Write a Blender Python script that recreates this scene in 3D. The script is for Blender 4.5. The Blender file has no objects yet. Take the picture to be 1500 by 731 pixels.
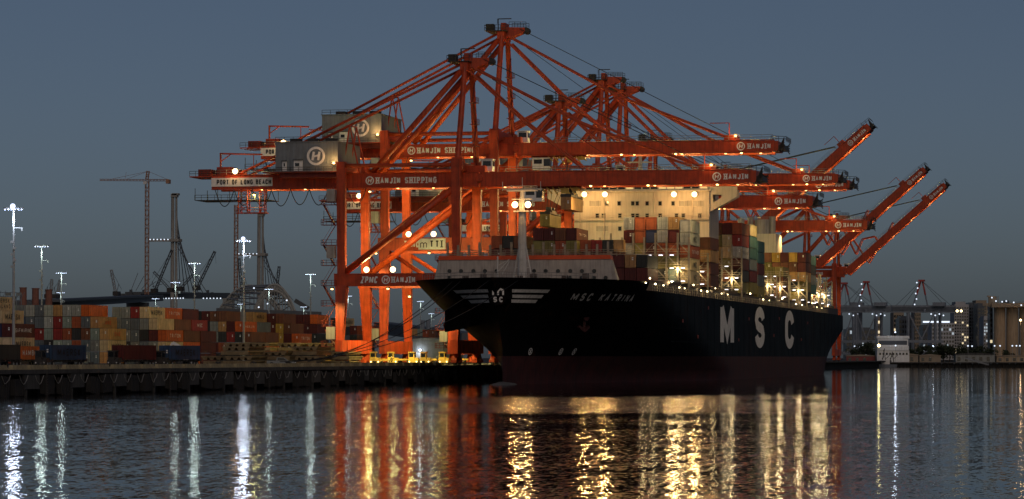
import bpy, math, random
from mathutils import Vector, Matrix

random.seed(11)
SC = bpy.context.scene
COL = SC.collection
R = math.radians
F, XV, YH, EYE = 4700.0, 1715.0, 524.0, 5.1
TH = math.atan((XV - 750.0) / F)
CT, ST = math.cos(TH), math.sin(TH)

# ------------------------------------------------------------------ camera
cam = bpy.data.cameras.new("camera")
cam.sensor_width = 36.0
cam.lens = F * 36.0 / 1500.0
cam.shift_y = (YH - 365.5) / 1500.0
cam.clip_start = 0.5
cam.clip_end = 40000.0
camo = bpy.data.objects.new("camera", cam)
COL.objects.link(camo)
camo.location = (0, 0, EYE)
camo.rotation_euler = (R(90), 0, TH)
SC.camera = camo

# ------------------------------------------------------------------ sky, dusk light
SUN_EL, SUN_AZ = 30.0, 156.0        # azimuth clockwise from +Y; the afterglow is behind the camera
w = bpy.data.worlds.new("World")
SC.world = w
w.use_nodes = True
nt = w.node_tree
bg = nt.nodes["Background"]
sky = nt.nodes.new("ShaderNodeTexSky")
sky.sky_type = 'NISHITA'
sky.sun_disc = False
sky.sun_elevation = R(SUN_EL)
sky.sun_rotation = R(SUN_AZ)
sky.air_density = 0.5
sky.dust_density = 1.8
sky.ozone_density = 0.8
nt.links.new(sky.outputs[0], bg.inputs[0])
bg.inputs[1].default_value = 0.0272
sd = bpy.data.lights.new("sun", 'SUN')
sd.energy = 0.18
sd.angle = R(35)
sd.color = (1.0, 0.66, 0.46)
so = bpy.data.objects.new("sun", sd)
COL.objects.link(so)
_d = Vector((math.sin(R(SUN_AZ)) * math.cos(R(SUN_EL)), math.cos(R(SUN_AZ)) * math.cos(R(SUN_EL)), math.sin(R(SUN_EL))))
so.rotation_euler = (-_d).to_track_quat('-Z', 'Y').to_euler()
vs = SC.view_settings
SC.display_settings.display_device = 'sRGB'
vs.view_transform = 'Standard'
vs.look = 'None'
vs.gamma = 1.0
vs.exposure = 0.0
vs.use_curve_mapping = False
try:
    SC.cycles.max_bounces = 6
    SC.cycles.diffuse_bounces = 2
    SC.cycles.glossy_bounces = 3
    SC.cycles.transmission_bounces = 2
    SC.cycles.caustics_reflective = False
    SC.cycles.caustics_refractive = False
    SC.cycles.sample_clamp_indirect = 6.0
    SC.cycles.use_light_tree = True
    SC.cycles.use_denoising = True
except Exception:
    pass

# ------------------------------------------------------------------ helpers
KIDS = {}


def at(px, d):
    """ground point seen in column px at depth d along the view axis"""
    r = (px - 750.0) / F * d
    return r * CT - d * ST, r * ST + d * CT


def zat(py, d):
    return EYE + (YH - py) * d / F


def mat(name, col, rough=0.6, metal=0.0, noise=0.25, scale=0.6, bump=0.0, bscale=3.0, objcol=False,
        emit=None, spec=0.4, stretch=(1, 1, 1), streak=0.0, rust=0.0, rustcol=(0.11, 0.045, 0.02)):
    m = bpy.data.materials.new(name)
    m.use_nodes = True
    t = m.node_tree
    b = t.nodes["Principled BSDF"]
    b.inputs["Roughness"].default_value = rough
    b.inputs["Metallic"].default_value = metal
    b.inputs["Specular IOR Level"].default_value = spec
    if emit:
        b.inputs["Base Color"].default_value = (*col, 1)
        b.inputs["Emission Color"].default_value = (*emit[0], 1)
        b.inputs["Emission Strength"].default_value = emit[1]
        return m
    tc = t.nodes.new("ShaderNodeTexCoord")
    mp = t.nodes.new("ShaderNodeMapping")
    mp.inputs["Scale"].default_value = stretch
    t.links.new(tc.outputs["Object"], mp.inputs[0])
    nz = t.nodes.new("ShaderNodeTexNoise")
    nz.inputs["Scale"].default_value = scale
    nz.inputs["Detail"].default_value = 6
    nz.inputs["Roughness"].default_value = 0.65
    t.links.new(mp.outputs[0], nz.inputs["Vector"])
    rmp = t.nodes.new("ShaderNodeMapRange")
    rmp.inputs[1].default_value = 0.3
    rmp.inputs[2].default_value = 0.7
    rmp.inputs[3].default_value = 1.0 - noise
    rmp.inputs[4].default_value = 1.0 + noise * 0.5
    t.links.new(nz.outputs["Fac"], rmp.inputs[0])
    val = rmp.outputs[0]
    if streak > 0:
        mp2 = t.nodes.new("ShaderNodeMapping")
        mp2.inputs["Scale"].default_value = (1.3, 1.3, 0.08)
        t.links.new(tc.outputs["Object"], mp2.inputs[0])
        n2 = t.nodes.new("ShaderNodeTexNoise")
        n2.inputs["Scale"].default_value = 1.6
        n2.inputs["Detail"].default_value = 5
        t.links.new(mp2.outputs[0], n2.inputs["Vector"])
        r2 = t.nodes.new("ShaderNodeMapRange")
        r2.inputs[1].default_value = 0.45
        r2.inputs[2].default_value = 0.7
        r2.inputs[3].default_value = 1.0
        r2.inputs[4].default_value = 1.0 - streak
        t.links.new(n2.outputs["Fac"], r2.inputs[0])
        mm = t.nodes.new("ShaderNodeMath")
        mm.operation = 'MULTIPLY'
        t.links.new(val, mm.inputs[0])
        t.links.new(r2.outputs[0], mm.inputs[1])
        val = mm.outputs[0]
    mx = t.nodes.new("ShaderNodeVectorMath")
    mx.operation = 'SCALE'
    t.links.new(val, mx.inputs["Scale"])
    if objcol:
        oi = t.nodes.new("ShaderNodeObjectInfo")
        t.links.new(oi.outputs["Color"], mx.inputs[0])
    else:
        mx.inputs[0].default_value = col
    if rust > 0:
        mp3 = t.nodes.new("ShaderNodeMapping")
        mp3.inputs["Scale"].default_value = (.5, .5, .06)
        t.links.new(tc.outputs["Object"], mp3.inputs[0])
        n4 = t.nodes.new("ShaderNodeTexNoise")
        n4.inputs["Scale"].default_value = 1.0
        n4.inputs["Detail"].default_value = 8
        n4.inputs["Roughness"].default_value = 0.7
        t.links.new(mp3.outputs[0], n4.inputs["Vector"])
        r4 = t.nodes.new("ShaderNodeMapRange")
        r4.inputs[1].default_value = 0.56
        r4.inputs[2].default_value = 0.7
        r4.inputs[3].default_value = 0.0
        r4.inputs[4].default_value = rust
        t.links.new(n4.outputs["Fac"], r4.inputs[0])
        mr = t.nodes.new("ShaderNodeMix")
        mr.data_type = 'RGBA'
        t.links.new(r4.outputs[0], mr.inputs[0])
        t.links.new(mx.outputs[0], mr.inputs[6])
        mr.inputs[7].default_value = (*rustcol, 1)
        t.links.new(mr.outputs[2], b.inputs["Base Color"])
    else:
        t.links.new(mx.outputs[0], b.inputs["Base Color"])
    rr = t.nodes.new("ShaderNodeMapRange")
    rr.inputs[3].default_value = max(0.05, rough - 0.12)
    rr.inputs[4].default_value = min(1.0, rough + 0.12)
    t.links.new(nz.outputs["Fac"], rr.inputs[0])
    t.links.new(rr.outputs[0], b.inputs["Roughness"])
    if bump > 0:
        bn = t.nodes.new("ShaderNodeBump")
        bn.inputs["Strength"].default_value = bump
        bn.inputs["Distance"].default_value = 0.1
        n3 = t.nodes.new("ShaderNodeTexNoise")
        n3.inputs["Scale"].default_value = bscale
        n3.inputs["Detail"].default_value = 4
        t.links.new(tc.outputs["Object"], n3.inputs["Vector"])
        t.links.new(n3.outputs["Fac"], bn.inputs["Height"])
        t.links.new(bn.outputs[0], b.inputs["Normal"])
    return m


def corrugated(name):
    m = mat(name, (1, 1, 1), rough=0.6, noise=0.4, scale=0.5, objcol=True, streak=0.45, rust=0.5)
    t = m.node_tree
    b = t.nodes["Principled BSDF"]
    tc = t.nodes.new("ShaderNodeTexCoord")
    wv = t.nodes.new("ShaderNodeTexWave")
    wv.wave_type = 'BANDS'
    wv.bands_direction = 'Y'
    wv.wave_profile = 'SIN'
    wv.inputs["Scale"].default_value = 1.15
    t.links.new(tc.outputs["Object"], wv.inputs["Vector"])
    bn = t.nodes.new("ShaderNodeBump")
    bn.inputs["Strength"].default_value = 0.6
    bn.inputs["Distance"].default_value = 0.05
    t.links.new(wv.outputs["Fac"], bn.inputs["Height"])
    t.links.new(bn.outputs[0], b.inputs["Normal"])
    return m


M = {
    'red': mat("crane_red_paint", (0.52, 0.06, 0.0115), rough=0.5, noise=0.35, scale=0.5, bump=0.15, bscale=1.5, streak=0.4, rust=0.6),
    'dkred': mat("dark_red_steel", (0.22, 0.03, 0.015), rough=0.6, noise=0.4, scale=0.8),
    'rope': mat("dark_wire_rope", (0.02, 0.02, 0.022), rough=0.6),
    'dark': mat("dark_machinery", (0.05, 0.045, 0.04), rough=0.55, noise=0.4, scale=1.2),
    'house': mat("machinery_house_grey", (0.2, 0.22, 0.23), rough=0.6, noise=0.2, scale=0.4, streak=0.25),
    'white': mat("white_paint", (0.78, 0.77, 0.74), rough=0.5, noise=0.15, streak=0.15),
    'letter': mat("white_lettering", (0.9, 0.86, 0.8), rough=0.6, noise=0.2, scale=0.9, streak=0.25),
    'black': mat("black_lettering", (0.02, 0.02, 0.02), rough=0.6),
    'glass': mat("dark_window_glass", (0.015, 0.018, 0.02), rough=0.08, noise=0.1, spec=0.6),
    'yellow': mat("yellow_machinery", (0.62, 0.4, 0.08), rough=0.5, noise=0.3, scale=1),
    'rail': mat("galvanised_rail", (0.3, 0.29, 0.27), rough=0.5, metal=0.3),
    'hull': mat("black_hull_paint", (0.007, 0.007, 0.0075), rough=0.5, noise=0.35, scale=0.12, bump=0.12, bscale=0.5, streak=0.4, spec=0.015, rust=0.55, rustcol=(0.07, 0.03, 0.016)),
    'boot': mat("red_antifouling", (0.07, 0.015, 0.013), rough=0.75, noise=0.55, scale=0.3, streak=0.5, bump=0.1, rust=0.6, rustcol=(0.03, 0.035, 0.03)),
    'bulb': mat("weathered_bulb_paint", (0.16, 0.16, 0.16), rough=0.7, noise=0.5, scale=0.4),
    'shipgrey': mat("ship_grey_paint", (0.42, 0.38, 0.34), rough=0.6, noise=0.2, scale=0.4, streak=0.35, rust=0.4, rustcol=(0.2, 0.1, 0.06)),
    'orange': mat("orange_rim_paint", (0.7, 0.09, 0.02), rough=0.5),
    'cream': mat("ship_cream_paint", (0.64, 0.55, 0.46), rough=0.55, noise=0.16, scale=0.2, streak=0.2, rust=0.15, rustcol=(0.3, 0.18, 0.1)),
    'deckgreen': mat("ship_deck_steel", (0.09, 0.07, 0.06), rough=0.7),
    'mast': mat("mast_grey_paint", (0.6, 0.58, 0.54), rough=0.5, noise=0.2),
    'lash': mat("lashing_bridge_steel", (0.33, 0.28, 0.2), rough=0.6, noise=0.35, scale=1.0),
    'box': corrugated("container_steel"),
    'door': mat("container_door_steel", (1, 1, 1), rough=0.6, noise=0.45, scale=0.9, objcol=True, streak=0.4, rust=0.4),
    'plate': mat("white_label_plate", (0.8, 0.8, 0.78), rough=0.5),
    'concrete': mat("wharf_concrete", (0.085, 0.083, 0.078), rough=0.85, noise=0.5, scale=0.25, bump=0.3, bscale=1.2, streak=0.4),
    'asphalt': mat("apron_asphalt", (0.07, 0.066, 0.06), rough=0.85, noise=0.4, scale=0.08, bump=0.2),
    'rubber': mat("black_rubber", (0.02, 0.02, 0.02), rough=0.7, noise=0.4),
    'timber': mat("tarred_timber", (0.03, 0.027, 0.024), rough=0.85, noise=0.5),
    'kerb': mat("kerb_cream_paint", (0.36, 0.3, 0.17), rough=0.7, noise=0.45, scale=1.2),
    'hatch': mat("hatch_cover_paint", (0.24, 0.175, 0.09), rough=0.65, noise=0.5, scale=0.8),
    'pole': mat("galvanised_pole", (0.34, 0.35, 0.35), rough=0.5, metal=0.2),
    'towercrane': mat("tower_crane_paint", (0.4, 0.22, 0.14), rough=0.6),
    'pylon': mat("pylon_concrete", (0.32, 0.31, 0.28), rough=0.85, noise=0.3, scale=0.06),
    'steelgrey': mat("bridge_steel", (0.09, 0.1, 0.11), rough=0.6),
    'arch': mat("arch_bridge_steel", (0.36, 0.36, 0.33), rough=0.6),
    'cable': mat("stay_cable_sheath", (0.42, 0.44, 0.46), rough=0.5),
    'farwhite': mat("grey_crane_paint", (0.2, 0.23, 0.27), rough=0.6),
    'farred': mat("faded_red_paint", (0.4, 0.06, 0.05), rough=0.6),
    'bldA': mat("pale_tower_cladding", (0.42, 0.42, 0.43), rough=0.7, noise=0.2, scale=0.05),
    'bldB': mat("dark_glass_cladding", (0.05, 0.065, 0.09), rough=0.3, noise=0.2, scale=0.05),
    'bldC': mat("tan_cladding", (0.32, 0.26, 0.19), rough=0.8, noise=0.2, scale=0.05),
    'silo': mat("silo_concrete", (0.46, 0.35, 0.23), rough=0.85, noise=0.3, scale=0.06, streak=0.3),
    'brick': mat("weathered_brick_red", (0.25, 0.11, 0.08), rough=0.85),
    'shed': mat("grey_shed_sheet", (0.28, 0.29, 0.27), rough=0.7, noise=0.2, streak=0.2),
    'land': mat("far_bank_ground", (0.05, 0.05, 0.042), rough=0.9, noise=0.5, scale=0.02),
    'leaf': mat("dark_tree_foliage", (0.035, 0.05, 0.025), rough=0.9, noise=0.4, scale=0.3),
    'bark': mat("tree_bark", (0.08, 0.06, 0.045), rough=0.9),
    'truckred': mat("dark_red_truck", (0.2, 0.02, 0.02), rough=0.4),
}


def emis(name, col, s):
    return mat(name, col, emit=(col, s))


E_SOD = emis("sodium_lamp_glow", (1.0, 0.62, 0.2), 6)
E_WARM = emis("warm_flood_glow", (1.0, 0.7, 0.33), 6)
E_COOL = emis("cool_mast_lamp_glow", (0.62, 0.72, 1.0), 2.4)
E_TUBE = emis("deck_tube_lamp_glow", (0.92, 0.9, 1.0), 3)
E_YEL = emis("deck_yellow_lamp_glow", (1.0, 0.8, 0.42), 8)
E_WIN = emis("lit_window_glow", (1.0, 0.7, 0.32), 0.55)
E_CITY = emis("lit_city_window_glow", (1.0, 0.82, 0.5), 0.8)
E_CITYB = emis("cool_city_light_glow", (0.75, 0.85, 1.0), 1.3)
E_RED = emis("red_lamp_glow", (1.0, 0.25, 0.12), 6)

SOD = (1.0, 0.9, 0.3)
WARM = (1.0, 0.54, 0.17)
COOL = (0.72, 0.82, 1.0)
DECKL = (1.0, 0.74, 0.36)


class MB:
    def __init__(s):
        s.v, s.f, s.m, s.cur = [], [], [], 0
        s.T = None

    def add(s, vs, fs):
        o = len(s.v)
        if s.T:
            vs = [s.T(*p) for p in vs]
        s.v += [tuple(p) for p in vs]
        s.f += [tuple(i + o for i in f) for f in fs]
        s.m += [s.cur] * len(fs)
        return s

    BF = [(0, 3, 2, 1), (4, 5, 6, 7), (0, 1, 5, 4), (1, 2, 6, 5), (2, 3, 7, 6), (3, 0, 4, 7)]

    def hexa(s, b, t):
        return s.add(list(b) + list(t), MB.BF)

    def box(s, x0, x1, y0, y1, z0, z1):
        return s.hexa([(x0, y0, z0), (x1, y0, z0), (x1, y1, z0), (x0, y1, z0)],
                      [(x0, y0, z1), (x1, y0, z1), (x1, y1, z1), (x0, y1, z1)])

    def beam(s, p, q, w, h=None, up=(0, 0, 1)):
        h = h or w
        p, q = Vector(p), Vector(q)
        a = (q - p).normalized()
        u = Vector(up)
        if abs(a.dot(u)) > 0.98:
            u = Vector((1, 0, 0))
        r = a.cross(u).normalized() * (w / 2)
        n = r.cross(a).normalized() * (h / 2)
        return s.hexa([p - r - n, p + r - n, p + r + n, p - r + n][::-1], [q - r - n, q + r - n, q + r + n, q - r + n][::-1])

    def tube(s, p, q, r, n=8, r2=None, caps=True):
        r2 = r if r2 is None else r2
        p, q = Vector(p), Vector(q)
        a = (q - p).normalized()
        u = Vector((0, 0, 1)) if abs(a.z) < 0.95 else Vector((1, 0, 0))
        e = a.cross(u).normalized()
        g = e.cross(a)
        vs, fs = [], []
        for c, rr in ((p, r), (q, r2)):
            for i in range(n):
                t = 2 * math.pi * i / n
                vs.append(c + e * math.cos(t) * rr + g * math.sin(t) * rr)
        for i in range(n):
            j = (i + 1) % n
            fs.append((i, n + i, n + j, j))
        if caps:
            fs.append(tuple(range(n)))
            fs.append(tuple(range(2 * n - 1, n - 1, -1)))
        return s.add(vs, fs)

    def path(s, pts, r, n=5):
        for a, b in zip(pts, pts[1:]):
            s.tube(a, b, r, n, caps=False)
        return s

    def disc(s, c, r, axis='y', n=20, depth=0.05):
        a = {'x': Vector((1, 0, 0)), 'y': Vector((0, 1, 0)), 'z': Vector((0, 0, 1))}[axis]
        return s.tube(Vector(c) - a * depth / 2, Vector(c) + a * depth / 2, r, n)

    def ring(s, c, r0, r1, y, n=28):
        vs, fs = [], []
        for i in range(n):
            t = 2 * math.pi * i / n
            for r in (r0, r1):
                vs.append((c[0] + math.cos(t) * r, y, c[1] + math.sin(t) * r))
        for i in range(n):
            j = (i + 1) % n
            fs.append((2 * i, 2 * j, 2 * j + 1, 2 * i + 1))
        return s.add(vs, fs)

    def prism(s, pts, y0, y1):
        """outline in x,z pushed from y0 to y1"""
        n = len(pts)
        vs = [(x, y0, z) for x, z in pts] + [(x, y1, z) for x, z in pts]
        fs = [tuple(range(n)), tuple(range(2 * n - 1, n - 1, -1))]
        for i in range(n):
            j = (i + 1) % n
            fs.append((j, i, n + i, n + j))
        return s.add(vs, fs)

    def rail(s, p, q, step=3.0, h=1.1, r=0.05, rails=2):
        p, q = Vector(p), Vector(q)
        L = (q - p).length
        n = max(1, int(L / step))
        for i in range(n + 1):
            c = p + (q - p) * (i / n)
            s.tube(c, c + Vector((0, 0, h)), r, 4, caps=False)
        for k in range(rails):
            z = Vector((0, 0, h * (k + 1) / rails))
            s.tube(p + z, q + z, r, 4, caps=False)
        return s

    def lattice(s, p, q, w, r, seg, n=4):
        """four chord lattice between p and q"""
        p, q = Vector(p), Vector(q)
        a = (q - p).normalized()
        u = Vector((0, 0, 1)) if abs(a.z) < 0.9 else Vector((1, 0, 0))
        e = a.cross(u).normalized() * w / 2
        g = e.cross(a).normalized() * w / 2
        cs = [e + g, e - g, -e - g, -e + g]
        for c in cs:
            s.tube(p + c, q + c, r, n, caps=False)
        for i in range(seg):
            u0 = p + (q - p) * (i / seg)
            u1 = p + (q - p) * ((i + 1) / seg)
            for k in range(4):
                c0, c1 = (cs[k], cs[(k + 1) % 4]) if i % 2 else (cs[(k + 1) % 4], cs[k])
                s.tube(u0 + c0, u1 + c1, r * 0.6, 3, caps=False)
        return s

    def mesh(s, name, mats):
        me = bpy.data.meshes.new(name)
        me.from_pydata(s.v, [], s.f)
        for m in (mats if isinstance(mats, (list, tuple)) else [mats]):
            me.materials.append(m)
        if any(s.m):
            me.polygons.foreach_set("material_index", s.m)
        me.update()
        return me

    def build(s, name, mats, parent=None, loc=(0, 0, 0), smooth=False):
        me = s.mesh(name, mats)
        if smooth:
            me.polygons.foreach_set("use_smooth", [True] * len(me.polygons))
        return put(name, me, parent, loc)


def put(name, data, parent=None, loc=(0, 0, 0), rz=0.0):
    o = bpy.data.objects.new(name, data)
    COL.objects.link(o)
    o.location = loc
    if rz:
        o.rotation_euler = (0, 0, rz)
    if parent is not None:
        o.parent = parent
        KIDS.setdefault(parent, []).append(o)
    return o


def tag(o, label, cat, group=None):
    o['label'] = label
    o['category'] = cat
    if group:
        o['group'] = group
    return o


def thing(name, label, cat, loc=(0, 0, 0), rz=0.0, group=None):
    return tag(put(name, None, None, loc, rz), label, cat, group)


def struct(o):
    o['kind'] = 'structure'
    return o


def dup(root, loc, label, rz=None, parent=None):
    c = root.copy()
    COL.objects.link(c)
    if parent is not None:
        c.parent = parent
        KIDS.setdefault(parent, []).append(c)
    else:
        c.location = loc
        if rz is not None:
            c.rotation_euler = (0, 0, rz)
        if label:
            c['label'] = label
    for ch in KIDS.get(root, []):
        dup(ch, None, None, parent=c)
    return c


LAMPN = [0]


def lamp(parent, loc, power, color, r=0.3, spot=None, aim=None):
    LAMPN[0] += 1
    ld = bpy.data.lights.new("lamp_light", 'SPOT' if spot else 'POINT')
    ld.energy = power
    ld.color = color
    ld.shadow_soft_size = r
    if spot:
        ld.spot_size = R(spot)
        ld.spot_blend = 0.6
    o = put("lamp_light", ld, parent, loc)
    if spot and aim is not None:
        o.rotation_euler = Vector(aim).to_track_quat('-Z', 'Y').to_euler()
    return o


# ------------------------------------------------------------------ stroke lettering
GL = {
    'A': [[(0, 0), (.5, 1), (1, 0)], [(.2, .34), (.8, .34)]],
    'B': [[(0, 0), (0, 1), (.7, 1), (.95, .88), (.95, .65), (.7, .52), (0, .52)], [(.7, .52), (1, .38), (1, .13), (.72, 0), (0, 0)]],
    'C': [[(1, .78), (.75, 1), (.25, 1), (0, .75), (0, .25), (.25, 0), (.75, 0), (1, .22)]],
    'D': [[(0, 0), (0, 1), (.6, 1), (1, .7), (1, .3), (.6, 0), (0, 0)]],
    'E': [[(1, 1), (0, 1), (0, 0), (1, 0)], [(0, .52), (.8, .52)]],
    'F': [[(1, 1), (0, 1), (0, 0)], [(0, .5), (.8, .5)]],
    'G': [[(1, .8), (.75, 1), (.25, 1), (0, .75), (0, .25), (.25, 0), (.8, 0), (1, .2), (1, .48), (.6, .48)]],
    'H': [[(0, 0), (0, 1)], [(1, 0), (1, 1)], [(0, .5), (1, .5)]],
    'I': [[(.5, 0), (.5, 1)]],
    'J': [[(.9, 1), (.9, .2), (.65, 0), (.25, 0), (0, .2)]],
    'K': [[(0, 0), (0, 1)], [(1, 1), (0.05, .45)], [(.3, .55), (1, 0)]],
    'L': [[(0, 1), (0, 0), (1, 0)]],
    'M': [[(0, 0), (0, 1)], [(0, 1), (.5, .15), (1, 1)], [(1, 1), (1, 0)]],
    'N': [[(0, 0), (0, 1)], [(0, 1), (1, 0)], [(1, 0), (1, 1)]],
    'O': [[(.25, 0), (0, .25), (0, .75), (.25, 1), (.75, 1), (1, .75), (1, .25), (.75, 0), (.25, 0)]],
    'P': [[(0, 0), (0, 1), (.75, 1), (1, .85), (1, .6), (.75, .45), (0, .45)]],
    'R': [[(0, 0), (0, 1), (.75, 1), (1, .85), (1, .6), (.75, .47), (0, .47)], [(.55, .45), (1, 0)]],
    'S': [[(1, .8), (.75, 1), (.25, 1), (0, .8), (0, .64), (.2, .53), (.8, .47), (1, .36), (1, .2), (.75, 0), (.25, 0), (0, .2)]],
    'T': [[(0, 1), (1, 1)], [(.5, 1), (.5, 0)]],
    'U': [[(0, 1), (0, .25), (.25, 0), (.75, 0), (1, .25), (1, 1)]],
    'V': [[(0, 1), (.5, 0), (1, 1)]],
    'X': [[(0, 0), (1, 1)], [(0, 1), (1, 0)]],
    'Y': [[(0, 1), (.5, .5), (1, 1)], [(.5, .5), (.5, 0)]],
    'Z': [[(0, 1), (1, 1), (0, 0), (1, 0)]],
    '1': [[(.2, .8), (.5, 1), (.5, 0)]],
    '5': [[(1, 1), (0, 1), (0, .55), (.7, .58), (1, .4), (1, .18), (.7, 0), (0, 0)]],
    'm': [[(0, 0), (0, .95)], [(0, .8), (.25, 1), (.5, .8), (.5, 0)], [(.5, .8), (.75, 1), (1, .8), (1, 0)]],
}


def _arc(cx, cy, rx, ry, a0, a1, n=12):
    return [(cx + rx * math.cos(R(a0 + (a1 - a0) * i / n)), cy + ry * math.sin(R(a0 + (a1 - a0) * i / n))) for i in range(n + 1)]


GL['c'] = [_arc(.5, .66, .5, .34, 10, 180, 10) + _arc(.5, .34, .5, .34, 180, 350, 10)]
GL['s'] = [_arc(.5, .74, .5, .26, 5, 180, 10) + [(.12, .58), (.3, .53), (.7, .47), (.88, .42)] + _arc(.5, .26, .5, .26, 0, -175, 10)]
GL['M'][1] = [(0, 1), (.5, .22), (1, 1)]


def strokes(mb, pts, hw, fn, w0, sub=1):
    P = []
    for a, b in zip(pts, pts[1:]):
        for k in range(sub):
            P.append((a[0] + (b[0] - a[0]) * k / sub, a[1] + (b[1] - a[1]) * k / sub))
    P.append(pts[-1])
    n = len(P)
    L, Rr = [], []
    for i in range(n):
        p = Vector(P[i])
        d0 = (p - Vector(P[i - 1])).normalized() if i > 0 else None
        d1 = (Vector(P[i + 1]) - p).normalized() if i < n - 1 else None
        d0 = d0 or d1
        d1 = d1 or d0
        n0 = Vector((-d0.y, d0.x))
        n1 = Vector((-d1.y, d1.x))
        m = (n0 + n1)
        m = m.normalized() if m.length > 1e-4 else n0
        k = hw / max(0.5, m.dot(n0))
        ext = Vector((0, 0))
        L.append(p + m * k + ext)
        Rr.append(p - m * k + ext)
    vs = [fn(q.x, q.y, w0) for q in L] + [fn(q.x, q.y, w0) for q in Rr]
    mb.add(vs, [(i, n + i, n + i + 1, i + 1) for i in range(n - 1)])


def text(mb, s, h, fn, bold=0.17, asp=0.62, gap=0.3, italic=0.0, serif=False, sub=1, width=None):
    """write s with cap height h; fn(u, v, depth) maps the flat lettering onto a surface"""
    adv = []
    x = 0.0
    for ch in s:
        a = {'I': .3, '1': .4, ' ': .45, 'M': .85, 'm': .9}.get(ch, asp)
        adv.append((x, a))
        x += a + gap
    tot = (x - gap) * h
    kx = 1.0 if width is None else width / tot
    hw = bold * h / 2
    i = 0
    for ch, (x0, a) in zip(s, adv):
        for st in GL.get(ch, []):
            pts = []
            for (u, v) in st:
                vv = hw + v * (h - 2 * hw)
                uu = (x0 * h + hw + u * (a * h - 2 * hw)) * kx + italic * vv
                pts.append((uu, vv))
            w0 = 0.004 * (i % 4)
            strokes(mb, pts, hw, fn, w0, sub)
            if serif:
                for e in (pts[0], pts[-1]):
                    if (e[1] < hw * 1.2 or e[1] > h - hw * 1.2) and ch in 'HIP':
                        vv = hw * 0.6 if e[1] < h / 2 else h - hw * 0.6
                        strokes(mb, [(e[0] - 2.1 * hw, vv), (e[0] + 2.1 * hw, vv)], hw * 0.6, fn, w0 + 0.016)
            i += 1
    return tot * kx

# ------------------------------------------------------------------ ship to shore cranes
QZ = 3.5
RAILX, G = -151.0, 25.6


def fixture_mesh(name, em, s=1.0):
    b = MB()
    b.box(-.35 * s, .35 * s, -.25 * s, .35 * s, -.1 * s, .22 * s)
    b.cur = 1
    b.tube((0, -.02, -.1 * s), (0, -.06, -.3 * s), .3 * s, 8, .26 * s)
    return b.mesh(name, [M['dark'], em])


def bulb_mesh(name, em, s=1.0):
    b = MB()
    b.tube((0, .3 * s, 0), (0, .05 * s, 0), .3 * s, 8, .5 * s)
    b.cur = 1
    b.tube((0, .05 * s, 0), (0, -.12 * s, 0), .5 * s, 18, .42 * s)
    b.tube((0, -.12 * s, 0), (0, -.3 * s, 0), .42 * s, 18, .1 * s)
    return b.mesh(name, [M['dark'], em])


FX_SOD = fixture_mesh("floodlight_mesh", E_SOD)
FX_BIG = bulb_mesh("floodlight_big_mesh", E_WARM, 1.25)
FX_RED = bulb_mesh("red_marker_mesh", E_RED, .6)


def logo(mb, cx, cz, r, y):
    """white ring round a stylised capital H"""
    mb.ring((cx, cz), r * .74, r, y, 28)
    k = r * .5
    for sx in (-1, 1):
        strokes(mb, [(sx * k * .62 - .08 * r, -k * .9), (sx * k * .62 + .08 * r, k * .9)], r * .13,
                lambda u, v, w: (cx + u, y - .01 - w, cz + v), 0.0)
    strokes(mb, [(-k * .6, -.08 * r), (k * .6, .08 * r)], r * .1, lambda u, v, w: (cx + u, y - .02 - w, cz + v), 0.0)


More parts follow.
